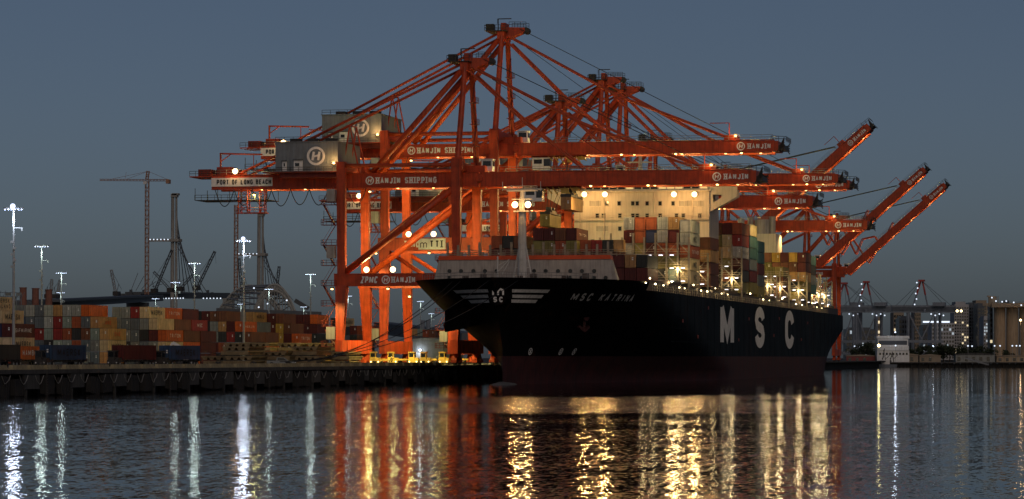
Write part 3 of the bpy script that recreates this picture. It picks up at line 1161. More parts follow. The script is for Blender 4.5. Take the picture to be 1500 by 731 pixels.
b = MB()
for (zc, l0, l1, r0, r1) in ((17.65, 666, 716, 749, 804), (16.65, 677, 716, 749, 795), (15.75, 688, 717, 748, 786)):
    hw = .3
    for sg_, p0_, p1_ in ((1, r0, r1), (-1, l1, l0)):
        u0, u1 = u_for(p0_, zc, sg_), u_for(p1_, zc, sg_)
        m_ = 18
        vs = []
        for i in range(m_ + 1):
            u = u0 + (u1 - u0) * i / m_
            cut = 0 if i < m_ else -1.4 * hw
            vs.append(hull_at(sg_ * u, zc + hw, .07))
            vs.append(hull_at(sg_ * (u + cut), zc - hw, .07))
        b.add(vs, [(2 * i, 2 * i + 1, 2 * i + 3, 2 * i + 2) for i in range(m_)])
b.build("bow_emblem", M['letter'], ship)
ex, ey, ez = XC + .55, stemY(16.7) - .25, 16.7
b = MB()
b.tube((ex, ey, ez), (ex, ey + 2.6, ez), 1.75, 24, 2.1)
boss = b.build("emblem_boss", M['hull'], ship)
b = MB()
text(b, "m", 1.45, lambda u, v, wd: (ex - 1.3 + u, ey - .05 - wd, ez - .05 + v), bold=.24, asp=1.2, width=2.6)
text(b, "SC", 1.0, lambda u, v, wd: (ex - .95 + u, ey - .05 - wd, ez - 1.2 + v), bold=.25, width=1.9)
b.build("lettering", M['letter'], boss)
b = MB()
ua, ub = u_for(836, 16.8, 1), u_for(927, 16.8, 1)
text(b, "MSC KATRINA", 1.45, lambda u, v, wd: hull_at(ua + u, 16.0 + v, .08 + wd), bold=.24, italic=.25, width=ub - ua, sub=2)
uc = u_for(656, 17.0, -1)
ud = u_for(627, 17.0, -1)
text(b, "MSC KATRINA", 1.45, lambda u, v, wd: hull_at(-(ud + 9) + u * 1.0, 16.3 + v, .08 + wd), bold=.2, italic=.25, width=18, sub=2)
b.build("ship_name", M['letter'], ship)
for ch, y0, y1 in (("M", 725.6, 748.9), ("S", 788.0, 807.0), ("C", 851.0, 871.6)):
    b = MB()
    k_ = (y1 - y0) / {'M': .85}.get(ch, .8)
    text(b, ch if ch == 'M' else ch.lower(), 1.0, lambda u, v, wd: (XC + BH + .07 + wd, y0 + u * k_, 7.5 + v * 10.3), bold=.22 if ch == 'M' else .25, asp=.8)
    # side strokes are as broad as they are in the photograph
    o_ = b.build("side_letter", M['letter'], ship)

# thruster and draught marks near the waterline
b = MB()
for px_ in (776, 820, 840):
    um = u_for(px_, 6.2, 1)
    n_ = 14
    rg = []
    for i in range(n_ + 1):
        t_ = 2 * math.pi * i / n_
        rg.append((um + .75 * math.cos(t_), 6.3 + .6 * math.sin(t_)))
    strokes(b, rg, .09, lambda u, v, wd: hull_at(u, v, .08 + wd), 0)
    strokes(b, [(um - .5, 5.9), (um + .5, 6.7)], .09, lambda u, v, wd: hull_at(u, v, .08 + wd), .004)
    strokes(b, [(um - .5, 6.7), (um + .5, 5.9)], .09, lambda u, v, wd: hull_at(u, v, .08 + wd), .008)
b.build("thruster_mark", M['letter'], ship)
# plate seams, rub streaks and overboard openings along the port side
b = MB()
for k_ in range(34):
    yy = 655 + k_ * 10.2
    b.box(XC + BH - .02, XC + BH + .025, yy, yy + .09, 5.6, DECK - .2)
for zz in (8.4, 11.2, 14.0, 16.6):
    b.box(XC + BH - .02, XC + BH + .02, 652, 925, zz, zz + .07)
b.build("plate_seam", M['hull'], ship)
b = MB()
for yy, zz in ((668, 12.5), (690, 9.3), (706, 15.8), (757, 9.0), (776, 14.2), (826, 10.5), (838, 15), (889, 9.8), (905, 14.6)):
    b.box(XC + BH - .02, XC + BH + .05, yy, yy + 1.6, zz, zz + .7)
b.build("overboard_opening", M['dkred'], ship)

# anchors in their pockets
for sg_, uu, zz in ((1, u_for(853, 12.2, 1), 12.2), (-1, u_for(672, 13.0, -1) + 3, 13.0)):
    p = Vector(hull_at(sg_ * uu, zz, .3))
    b = MB()
    if sg_ > 0:
        b.beam(p + Vector((0, 0, -1.6)), p + Vector((.2, .2, 1.6)), .5)
        b.beam(p + Vector((-.9, -1.1, -1.0)), p + Vector((0, 0, -1.9)), .55)
        b.beam(p + Vector((.7, 1.1, -1.0)), p + Vector((0, 0, -1.9)), .55)
        b.tube(p + Vector((-.7, .3, .9)), p + Vector((.6, -.4, .9)), .9, 10)
        b.build("anchor", M['boot'], ship)
    else:
        q = Vector((XC - 10.6, 606, 12.4))
        b.hexa([q + Vector(v) for v in ((-2.6, -3, -2.4), (2.4, -4, -1.2), (5, 5, -.6), (-2.2, 4, -1.6))],
               [q + Vector(v) for v in ((-2.6, -3, 2.0), (3.0, -4, 2.6), (6, 5, 3), (-2.2, 4, 2.4))])
        b.build("anchor_bolster", M['hull'], ship)
        b = MB()
        q2 = q + Vector((-2.9, -.5, 0))
        b.beam(q2 + Vector((0, 0, -1.7)), q2 + Vector((0, 0, 1.6)), .5)
        b.beam(q2 + Vector((0, -1.5, -.8)), q2 + Vector((0, 0, -2.0)), .5)
        b.beam(q2 + Vector((0, 1.5, -.8)), q2 + Vector((0, 0, -2.0)), .5)
        b.build("anchor", M['dkred'], ship)

# grey breakwater house with its orange rim and portholes
BY = 615.0


def bx(px, y=BY):
    r = (px - 750) / F
    return (r * y * CT - y * ST) / (CT + r * ST)


def bz(py, x, y=BY):
    return zat(py, y * CT - x * ST)


xl0, xr0, xl1, xr1 = bx(632), bx(908), bx(642), bx(894)
b = MB()
b.hexa([(xl0, BY, DECK), (xr0, BY, DECK), (xr0 - 1, BY + 9, DECK), (xl0 + 1, BY + 9, DECK)],
       [(xl1, BY + .5, 24.3), (xr1, BY + .5, 24.3), (xr1 - 1, BY + 9, 24.3), (xl1 + 1, BY + 9, 24.3)])
bw = b.build("breakwater", M['shipgrey'], ship)
b = MB()
b.hexa([(xl1 - .1, BY + .3, 24.3), (xr1 + .1, BY + .3, 24.3), (xr1 - 1, BY + 9, 24.31), (xl1 + 1, BY + 9, 24.31)],
       [(xl1, BY + .3, 25.1), (xr1 - .1, BY + .3, 25.1), (xr1 - 1, BY + 9, 25.1), (xl1 + 1, BY + 9, 25.1)])
b.build("breakwater_rim", M['orange'], ship)
pm = MB()
pm.tube((0, .1, 0), (0, -.06, 0), .42, 12)
pm.cur = 1
pm.tube((0, -.06, 0), (0, -.1, 0), .34, 12)
pmesh = pm.mesh("porthole_mesh", [M['dark'], M['glass']])
for px_ in (658, 675, 693, 710, 727, 782, 799, 817, 835, 852, 870):
    put("porthole", pmesh, bw, (bx(px_), BY + .26, bz(397, bx(px_))))
for px_ in (658, 835, 852, 870, 887):
    put("porthole", pmesh, bw, (bx(px_), BY + .08, bz(407, bx(px_))))
b = MB()
x = xl1 + .5
i = 0
while x < xr1 - .3:
    hgt = 2.3 + .5 * ((i * 7) % 3 == 0)
    b.box(x, x + .42, BY + 5, BY + 5.4, 25.1, 25.1 + hgt)
    if i % 2:
        b.box(x + .5, x + 1.0, BY + 5.1, BY + 5.6, 25.1, 26.0)
    x += 2.15
    i += 1
b.rail((xl1, BY + 2, 25.1), (xr1, BY + 2, 25.1), 1.6, 1.1, .045, 3)
b.rail((xl1, BY + 7.5, 25.1), (xr1, BY + 7.5, 25.1), 1.6, 1.3, .06, 3)
b.build("vent_post", M['lash'], ship)
# rails round the bow and small deck gear
b = MB()
for sd_ in (-1, 1):
    fr = hull_grid([FCS], sd_, y1=626)
    pts = [r[0] for r in fr]
    pts = [Vector(p) for p in pts[:60]]
    for k in (.5, 1.0):
        b.path([p + Vector((0, 0, k)) for p in pts[::4]], .04, 4)
    for p in pts[::2]:
        b.tube(p, p + Vector((0, 0, 1.0)), .04, 4, caps=False)
b.build("bow_railing", M['rail'], ship)
b = MB()
for i in range(9):
    x_ = XC - 13 + i * 3.2 + .7 * math.sin(i * 5)
    b.box(x_, x_ + 1.1, 606, 607.2, DECK, 20.5 + .4 * (i % 3))
    b.tube((x_ + .4, 608, 19.2), (x_ + 1.6, 608, 19.2), 1.2, 10)
b.build("mooring_winch", M['deckgreen'], ship)
b = MB()
b.tube((bx(729, 604), 604, DECK), (bx(729, 604), 604, 24.6), .16, 6)
b.tube((bx(729, 604), 604, 21.6), (bx(746, 604), 604, 24.0), .1, 5)
b.tube((bx(729, 604), 604, 22.8), (bx(746, 604), 604, 24.0), .05, 4)
b.tube((bx(735, 604), 604, 21.0), (bx(746, 604), 604, 23.6), .08, 4)
b.build("stores_davit", M['mast'], ship)
# foremast
mx, my = -122.6, 607.0
b = MB()
b.tube((mx, my, DECK), (mx, my, 33.5), .95, 12, .72)
b.tube((mx, my, 33.5), (mx, my, 37.2), .55, 10, .4)
for sx in (-1, 1):
    b.tube((mx + sx * 2.1, my + .4, DECK), (mx + sx * .6, my + .3, 27), .16, 6)
for k in range(5):
    z = 21 + k * 1.5
    w_ = 2.0 - (z - 18.4) * .17
    b.tube((mx - w_, my + .35, z), (mx + w_, my + .35, z), .08, 4)
for k in range(16):
    z = 20 + k
    b.tube((mx - .35, my - .95, z), (mx + .35, my - .95, z), .04, 4)
for sx in (-.35, .35):
    b.tube((mx + sx, my - 1.0, 19), (mx + sx, my - .85, 36), .05, 4)
b.box(mx - 1.5, mx + 1.5, my - 1.2, my + 1.2, 33.2, 33.45)
b.box(mx - 3.0, mx + 3.0, my - .5, my + .5, 37.2, 37.5)
b.rail((mx - 3.0, my - .5, 37.5), (mx + 3, my - .5, 37.5), 1.2, .7, .045)
b.box(mx - 2, mx + 2, my - .5, my + .5, 35.6, 35.75)
for xx, hh in ((-3.9, 1.6), (0, 2.4), (3.6, 1.6), (-2.2, .9)):
    b.tube((mx + xx, my, 37.3), (mx + xx, my, 37.5 + hh), .06, 4)
b.tube((mx - 3.9, my, 37.6), (mx + 3.6, my, 37.6), .1, 4)
fm = b.build("foremast", M['mast'], ship)
for sx in (-1.28, 1.28):
    put("mast_lamp", FX_BIG, fm, (mx + sx, my - .9, 34.6))
    lamp(fm, (mx + sx, my - 2.0, 34.6), 300, WARM, .35)
    lamp(fm, (mx + sx, my - 1.6, 34.5), 3200, WARM, .35, 110, (0, -1, -.22))
# superstructure
HX0, HX1, HY0, HY1 = -138.7, -106.4, 749.0, 765.0
b = MB()
b.box(HX0, HX1, HY0, HY1, DECK, 44.3)
b.box(HX0 - .3, HX1 + .3, HY0 - .5, HY1, 44.3, 44.6)
for zz in (24, 27.4, 30.8, 34.2, 37.6, 41):
    b.box(HX0 + .1, HX1 - .1, HY0 - .03, HY0 + .1, zz, zz + .06)
hs = b.build("superstructure", M['cream'], ship)
b = MB()
b.box(HX0 + .3, HX1 - .3, HY0 + .6, HY1 - 2, 44.6, 45.0)
b.box(HX0, HX1, HY0 + .2, HY1 - 1, 46.4, 47.1)
for k in range(17):
    xx = HX0 + .3 + k * (HX1 - HX0 - .9) / 16
    b.box(xx, xx + .3, HY0 + .55, HY0 + .9, 45.0, 46.4)
b.box(HX0 + .3, HX1 - .3, HY1 - 5, HY1 - 2, 45.0, 46.4)
b.tube((XC, HY0 + 6, 47), (XC, HY0 + 6, 55), .7, 8, .3)
b.box(XC - 3, XC + 3, HY0 + 5.4, HY0 + 6.6, 51.5, 51.8)
b.build("wheelhouse", M['cream'], ship)
for k in range(16):
    xx = HX0 + .6 + k * (HX1 - HX0 - .9) / 16
    wd_ = (HX1 - HX0 - .9) / 16 - .3
    w_ = MB()
    w_.box(xx + .005, xx + wd_ - .005, HY0 + .7, HY0 + .75, 45.0, 46.4)
    w_.build("wheelhouse_window", E_WIN if k in (6, 10, 11, 12, 15) else M['glass'], ship)
wm = MB()
wm.box(-.5, .5, -.06, .05, -.62, .62)
wm.cur = 1
wm.box(-.36, .36, -.08, -.06, -.46, .46)
wmesh = wm.mesh("cabin_window_mesh", [M['shipgrey'], M['glass']])
w2 = MB()
w2.box(-1.6, 1.6, -.06, .05, -.8, .8)
w2.cur = 1
w2.box(-1.4, -.06, -.09, -.06, -.6, .6)
w2.box(.06, 1.4, -.09, -.06, -.6, .6)
w2mesh = w2.mesh("large_window_mesh", [M['cream'], M['shipgrey']])
for py, big, small in ((298, (872, 1003, 1022), (889, 907, 927, 933.5, 948, 967, 986)), (316, (), (875, 884, 908, 927, 933.5, 948, 967, 991, 1001, 1025)),
                       (335, (882,), (908,)), (354, (), (858, 868, 1022)), (298, (), (852,))):
    for big_, ls in ((True, big), (False, small)):
        for px_ in ls:
            xx = bx(px_, HY0)
            put("cabin_window", w2mesh if big_ else wmesh, hs, (xx, HY0 - .03, bz(py, xx, HY0)))
b = MB()
for xx in (-137.2, -131.5, -119.4, -110.3):
    b.tube((xx, HY0 - .2, 30), (xx, HY0 - .2, 44.2), .12, 6)
for zz in (30.9, 37.7):
    b.box(HX0, HX1, HY0 - .45, HY0, zz - .1, zz)
    b.rail((HX0, HY0 - .42, zz), (HX1, HY0 - .42, zz), 2.2, 1.0, .035)
b.build("gallery_railing", M['cream'], ship)
# bridge wings with their bracket openings
for sg_, xe in ((1, HX1), (-1, HX0)):
    b = MB()
    tip = xe + sg_ * 6.6
    for yy in (HY0 + .4, HY0 + 4.0):
        o0, o1 = yy, yy + .35
        pts = [(xe, 39.4), (xe, 44.6), (tip, 44.6), (tip, 43.0), (xe + sg_ * 6.2, 42.6)]
        a0, a1, a2, a3 = (xe + sg_ * .9, 41.6), (xe + sg_ * .8, 43.5), (xe + sg_ * 2.9, 43.5), (xe + sg_ * 2.8, 42.8)
        for q in ([(xe, 39.4), (xe, 44.6), a1, a0], [(xe, 44.6), (tip, 44.6), (tip, 43.0), a2, a1],
                  [(xe, 39.4), a0, a3, a2, (tip, 43.0)]):
            b.prism(q if sg_ > 0 else q, o0, o1)
    b.box(min(xe, tip), max(xe, tip), HY0 + .75, HY0 + 4.0, 44.4, 44.56)
    b.box(min(xe, tip), max(xe, tip), HY0 + .3, HY0 + .5, 44.6, 45.6)
    b.build("bridge_wing", M['cream'], ship)
for px_ in (857, 887, 988, 1018):
    xx = bx(px_, HY0)
    put("superstructure_lamp", FX_BIG, hs, (xx, HY0 - 1.0, bz(285, xx, HY0)))
    b = MB()
    b.tube((xx, HY0, 44.4), (xx, HY0 - .8, bz(285, xx, HY0) + .3), .07, 4)
    b.build("lamp_bracket", M['mast'], hs)
    lamp(hs, (xx, HY0 - 4.5, bz(285, xx, HY0) - 1.5), 800, WARM, .4)
    lamp(hs, (xx, HY0 - 1.7, bz(285, xx, HY0) - .1), 5200, WARM, .4, 100, (0, -1, -.25))
# funnel
b = MB()
b.box(-128.5, -112, 925, 940, DECK, 41)
b.cur = 1
for xx, rr, zz in ((-113.8, .9, 46.2), (-116.8, 2.3, 45.4), (-120.2, .9, 46.2), (-123, 1.0, 45.8)):
    b.tube((xx, 932, 41), (xx, 932, zz), rr, 12)
b.build("funnel", [M['cream'], M['shipgrey']], ship)

# lashing bridges and their lamps
tm = MB()
tm.box(-.42, .42, -.08, .08, -.07, .07)
tmesh = tm.mesh("deck_tube_lamp_mesh", [E_TUBE])
dm = MB()
dm.tube((0, 0, 0), (0, -.3, 0), .2, 8, .16)
dmesh = dm.mesh("deck_lamp_mesh", [E_YEL])


def lashing_bridge(Y, x0, x1, h, nl, pw, posts=True):
    b = MB()
    x = x1
    k = 0
    lev = [21.8, 24.6, 27.4][: 3 if h > 27 else 2]
    while x > x0:
        b.box(x - .2, x + .2, Y - .2, Y + .2, DECK, h + (.9 if k % 2 else 0))
        if x - 2.42 > x0:
            for j, z in enumerate(lev):
                if (k + j) % 2 == 0 and z + 2.4 <= h + .5:
                    b.beam((x, Y, z + .1), (x - 2.42, Y, z + 2.6), .22)
                elif z + 2.4 <= h:
                    b.beam((x - 2.42, Y, z + .1), (x, Y, z + 2.6), .08)
        x -= 2.42
        k += 1
    for z in lev:
        b.box(x0, x1, Y - .5, Y + .5, z - .12, z)
        b.rail((x0, Y - .5, z), (x1, Y - .5, z), 2.42, 1.0, .045)
    lb = b.build("lashing_bridge", M['lash'], ship)
    for i in range(nl):
        for j, z in enumerate(lev):
            xx = x1 - 1.2 - i * 2.42
            if (i + j * 2) % 5 == 4:
                continue
            put("deck_tube_lamp", tmesh, lb, (xx, Y - .55, z - .3))
    for i in range(0, nl, 3):
        lamp(lb, (x1 - 2.4 - i * 2.42, Y - .9, lev[1] - .7), pw, DECKL, .3)
    return lb


lashing_bridge(681.4, -121, -101.2, 31.0, 5, 494)
lashing_bridge(710.2, -121, -101.2, 28.5, 3, 418)
lashing_bridge(768.0, -121, -101.2, 31.5, 4, 494)
lashing_bridge(838.0, -121, -101.2, 26.5, 6, 494)
lashing_bridge(865.3, -121, -101.2, 27.5, 4, 570)
lashing_bridge(909.3, -121, -101.2, 28.5, 4, 570)
lashing_bridge(948.0, -121, -101.5, 30.0, 6, 570)
lashing_bridge(968.0, -121, -101.8, 29.5, 6, 570)
lashing_bridge(990.0, -121, -102.4, 28.5, 6, 570)
# side passage: posts, rails and lamps along the port deck edge
b = MB()
y = 630.0
while y < 1004:
    b.box(-100.95 - (.02 * max(0, y - 930)), -100.75 - (.02 * max(0, y - 930)), y, y + .2, DECK, DECK + (2.4 if int(y) % 3 else 1.3))
    y += 3.0
for z in (.6, 1.2):
    b.tube((-100.8, 628, DECK + z), (-100.8, 930, DECK + z), .05, 4)
    b.tube((-100.8, 930, DECK + z), (-102.3, 1004, DECK + z), .05, 4)
b.build("side_railing", M['lash'], ship)
b = MB()
b.box(-146, -101.6, 640, 1000, DECK, 20.3)
for yy in range(655, 1000, 15):
    b.box(-145.6, -101.3, yy, yy + 1, 20.3, 21.0)
b.build("hatch_coaming", M['deckgreen'], ship)
for i, px_ in enumerate((946, 952, 960, 972, 984, 995, 1003, 1016, 1027, 1036, 1048, 1057, 1066, 1099, 1118, 1127, 1146, 1166, 1175, 1190, 1197, 1206, 1216, 1224)):
    d = 4700 * 100.9 / (CT * (XV - px_))
    yy = (d - 100.9 * ST) / CT
    dl_ = put("deck_lamp", dmesh, ship, (-100.9 - .02 * max(0, yy - 930), yy, DECK + 1.4 + 1.0 * (i % 3 == 1)))
    dl_.scale = (random.uniform(.55, 1.15),) * 3
    if i % 2 == 0:
        lamp(ship, (-101.4 - .02 * max(0, yy - 930), yy - .6, DECK + 2.2), 160, DECKL, .25)

# mooring ropes from the bow to the wharf
for i, (px_, py_, qx, qy, sag) in enumerate(((664, 414, 505, 522, 2.0), (676, 412, 470, 535, 2.5), (717, 414, 500, 530, 3), (757, 411, 488, 533, 3.5))):
    z = FCS - .6
    sg_ = -1 if px_ < 722 else 1
    u = u_for(px_, z, sg_)
    p = Vector(hull_at(sg_ * u, z, .15))
    d = 690 - i * 25
    Yq = 560 - i * 9
    q = Vector((-150.2, Yq, QZ + .9))
    b = MB()
    pts = []
    for k in range(15):
        t = k / 14
        c = p + (q - p) * t
        c.z -= sag * 4 * t * (1 - t)
        pts.append(c)
    b.path(pts, .07, 5)
    tag(b.build("mooring_rope", M['rope']), ("mooring rope leaving the starboard bow nearest the wharf", "second mooring rope from the bow rail down to the wharf bollard",
        "mooring rope running from near the stem across the winged emblem", "longest mooring rope, from right of the emblem down to the wharf")[i], "rope", "mooring ropes at the bow")

# ------------------------------------------------------------------ containers
CW, CH, CLN = 2.30, 2.62, 13.9
PAL = {
    'grey': (.22, .235, .22), 'pale': (.36, .37, .34), 'sage': (.24, .3, .27), 'maroon': (.10, .016, .013), 'red': (.26, .025, .02),
    'rust': (.3, .07, .025), 'orange': (.6, .12, .016), 'tan': (.45, .25, .095), 'beige': (.6, .46, .26), 'brown': (.17, .062, .028),
    'navy': (.02, .03, .08), 'blue': (.03, .065, .13), 'dark': (.03, .03, .03), 'olive': (.2, .165, .045), 'yellow': (.5, .31, .05),
    'teal': (.05, .12, .13), 'slate': (.12, .14, .16),
}
CNAME = {'grey': 'grey', 'pale': 'pale grey', 'sage': 'grey green', 'maroon': 'maroon', 'red': 'red', 'rust': 'rust red', 'orange': 'orange',
         'tan': 'tan', 'beige': 'beige', 'brown': 'brown', 'navy': 'navy blue', 'blue': 'blue', 'dark': 'blackish', 'olive': 'olive',
         'yellow': 'yellow', 'teal': 'dark teal', 'slate': 'slate grey'}
_cm = {}


def cont_mesh(h):
    if h in _cm:
        return _cm[h]
    b = MB()
    w2, L = CW / 2, CLN
    b.box(-w2 + .06, w2 - .06, .08, L - .08, .12, h - .06)
    for x0 in (-w2, w2 - .16):
        for y0 in (0, L - .16):
            b.box(x0, x0 + .16, y0, y0 + .16, 0, h)
        b.box(x0 + .02, x0 + .14, .16, L - .16, 0, .16)
        b.box(x0 + .03, x0 + .13, .16, L - .16, h - .12, h - .01)
    for y0 in (.01, L - .13):
        b.box(-w2 + .16, w2 - .16, y0, y0 + .12, 0, .16)
        b.box(-w2 + .16, w2 - .16, y0, y0 + .12, h - .14, h)
    me = b.mesh("container_mesh", [M['box']])
    d = MB()
    dw = w2 - .18
    d.box(0, dw, -.04, .04, .18, h - .16)
    for x0 in (.28, .78):
        d.tube((x0 * dw / 1.01, -.08, .1), (x0 * dw / 1.01, -.08, h - .08), .05, 5)
    for zz in (.5, 1.25, 2.0):
        d.box(.05, dw - .04, -.06, -.04, zz, zz + .05)
    dm_ = d.mesh("container_door_mesh", [M['door']])
    p = MB()
    p.box(.1, .44, -.02, 0, 0, .3)
    p.box(.1, .44, -.02, 0, .42, .6)
    pm_ = p.mesh("label_plate_mesh", [M['plate']])
    _cm[h] = (me, dm_, pm_)
    return _cm[h]


_ltx = {}
ORD = ['', 'first', 'second', 'third', 'fourth', 'fifth', 'sixth', 'seventh', 'eighth', 'ninth', 'tenth', 'eleventh', 'twelfth']


def lettering(s, col, h=CH, size=.9):
    k = (s, h, size)
    if k in _ltx:
        return _ltx[k]
    b = MB()
    w_ = min(10.5, 1.35 * len(s))
    lines = s.split('/')
    for i, ln in enumerate(lines):
        ww = min(10.0, 1.5 * len(ln))
        text(b, ln, size, lambda u, v, wd: (CW / 2 + .03 + wd, 7 - ww / 2 + u, h * .5 - size / 2 + v + (0 if len(lines) == 1 else (.6 - 1.2 * i))), bold=.2, width=ww)
    _ltx[k] = b.mesh("container_lettering_mesh", [col])
    return _ltx[k]


NCONT = [0]


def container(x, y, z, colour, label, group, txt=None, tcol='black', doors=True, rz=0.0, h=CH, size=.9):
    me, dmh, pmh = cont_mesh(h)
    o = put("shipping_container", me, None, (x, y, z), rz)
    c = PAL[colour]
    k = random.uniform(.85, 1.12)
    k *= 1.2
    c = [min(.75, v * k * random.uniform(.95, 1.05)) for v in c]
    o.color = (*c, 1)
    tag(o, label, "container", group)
    NCONT[0] += 1
    if doors:
        for s_ in (-1, 1):
            d = put("door", dmh, o, (0.01 if s_ > 0 else 0, .05, 0))
            if s_ < 0:
                d.location = (-(CW / 2 - .18) - .01, .05, 0)
            kk = random.uniform(.85, 1.1)
            d.color = (*[v * kk for v in c], 1)
        if random.random() < .55:
            put("label_plate", pmh, o, (random.choice((.2, .35, .1)), -.05, h * random.uniform(.45, .6)))
    if txt:
        put("lettering", lettering(txt, M[tcol], h, size), o)
    return o


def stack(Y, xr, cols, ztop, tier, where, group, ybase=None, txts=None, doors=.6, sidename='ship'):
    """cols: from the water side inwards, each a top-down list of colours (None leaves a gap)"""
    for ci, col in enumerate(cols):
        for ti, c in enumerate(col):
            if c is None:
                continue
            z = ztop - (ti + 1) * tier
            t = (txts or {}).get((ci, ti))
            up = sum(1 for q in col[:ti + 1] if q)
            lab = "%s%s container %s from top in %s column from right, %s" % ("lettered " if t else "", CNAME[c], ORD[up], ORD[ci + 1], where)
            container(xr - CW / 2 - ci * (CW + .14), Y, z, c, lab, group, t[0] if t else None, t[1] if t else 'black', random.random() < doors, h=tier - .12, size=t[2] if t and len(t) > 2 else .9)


SG = "containers stacked on the ship"
stack(658, -106.4, [['dark', 'maroon'], ['tan', 'maroon'], ['maroon', 'maroon'], ['dark', 'brown'], ['maroon', 'dark']], 26.6, 2.75, "by the grey breakwater", SG)
stack(680, -125.4, [['maroon', 'olive', 'brown'], ['brown', 'rust', 'dark'], ['maroon', 'olive', 'maroon'], ['maroon', 'olive', 'brown']], 33.2, 2.75, "right of the foremast", SG,
      txts={(0, 0): ('TRITON', 'letter', .6)})
stack(680, -137.0, [['brown', 'dark'], ['dark', 'maroon'], ['rust', 'maroon']], 31.6, 2.75, "left of the foremast", SG)
stack(681, -115.2, [['tan', 'brown', 'dark'], ['dark', 'maroon', 'brown'], ['red', 'maroon', 'brown'], ['rust', 'maroon', 'dark']], 30.6, 2.75, "low under the superstructure", SG)
stack(683, -103.6, [['tan', 'maroon', 'rust', 'olive', 'sage'], ['pale', 'pale', 'rust', 'olive', 'dark'], ['rust', 'navy', 'maroon', 'sage', 'olive'],
                    ['rust', 'rust', 'olive', 'dark', 'sage'], ['pale', 'maroon', 'pale', 'olive', 'dark']], 35.5, 2.8, "five wide deck block", SG)
stack(683, -101.1, [['pale', 'pale', 'rust', 'beige', 'beige']], 34.9, 2.75, "lettered outermost deck stack", SG,
      txts={(0, 1): ('MSC', 'black', 1.3), (0, 2): ('TEXTAINER', 'letter', .8), (0, 3): ('MSC', 'black', 1.3), (0, 4): ('MSC', 'black', 1.3)})
stack(712, -100.9, [['brown', 'tan', 'brown', 'brown'], ['brown', 'olive', 'brown', 'dark']], 32.2, 2.8, "by the superstructure's corner", SG)
stack(770, -101.5, [['rust', 'red', 'pale', 'maroon', 'dark', 'olive'], ['maroon', 'beige', 'beige', 'olive', 'brown', 'dark'], ['brown', 'olive', 'tan', 'brown', 'dark', 'dark']], 37.8, 2.85,
      "tall stack behind superstructure", SG, txts={(0, 2): ('SEALAND', 'black', .8)})
stack(785, -101.4, [['beige', 'teal', 'teal', 'slate', 'maroon', 'olive']], 38.1, 2.85, "beyond the tall stack", SG)
stack(800, -101.4, [['teal', 'teal', 'maroon', 'slate', 'olive']], 34.6, 2.85, "two bays behind superstructure", SG)
stack(867, -103.0, [['olive', 'brown', 'brown'], ['olive', 'olive', 'dark'], ['olive', 'dark', 'olive'], ['brown', 'olive', 'dark']], 29.9, 2.8, "low olive deck stack", SG)
stack(911, -101.8, [['maroon', 'maroon', 'tan', 'olive', 'dark'], ['yellow', 'brown', 'tan', 'dark', 'olive'], ['maroon', 'brown', 'olive', 'olive', 'dark'], ['yellow', 'brown', 'olive', 'dark', 'dark'],
                    ['brown', 'olive', 'olive']], 35.2, 2.8, "yellow topped stern stack", SG)
stack(926, -101.9, [['teal', 'dark', 'slate', 'teal']], 34.8, 2.8, "dark stern stack", SG)
container(RAILX + 23.3, RY['A1'] - 6.9, QZ + 36.3 - 2.75, 'tan', "tan sided container hanging from the spreader of the nearest crane", "container", None, doors=True, h=2.72)
container(RAILX + 11.0, RY['B2'] - 6.9, QZ + 34.4 - 2.75, 'olive', "olive yellow container hanging from a crane above the maroon deck stack", "container", None, doors=True, h=2.72)

# ------------------------------------------------------------------ water, wharf, ground
def sheet(name, x0, x1, y0, y1, z, m):
    b = MB()
    b.add([(x0, y0, z), (x1, y0, z), (x1, y1, z), (x0, y1, z)], [(0, 1, 2, 3)])
    return struct(b.build(name, m))


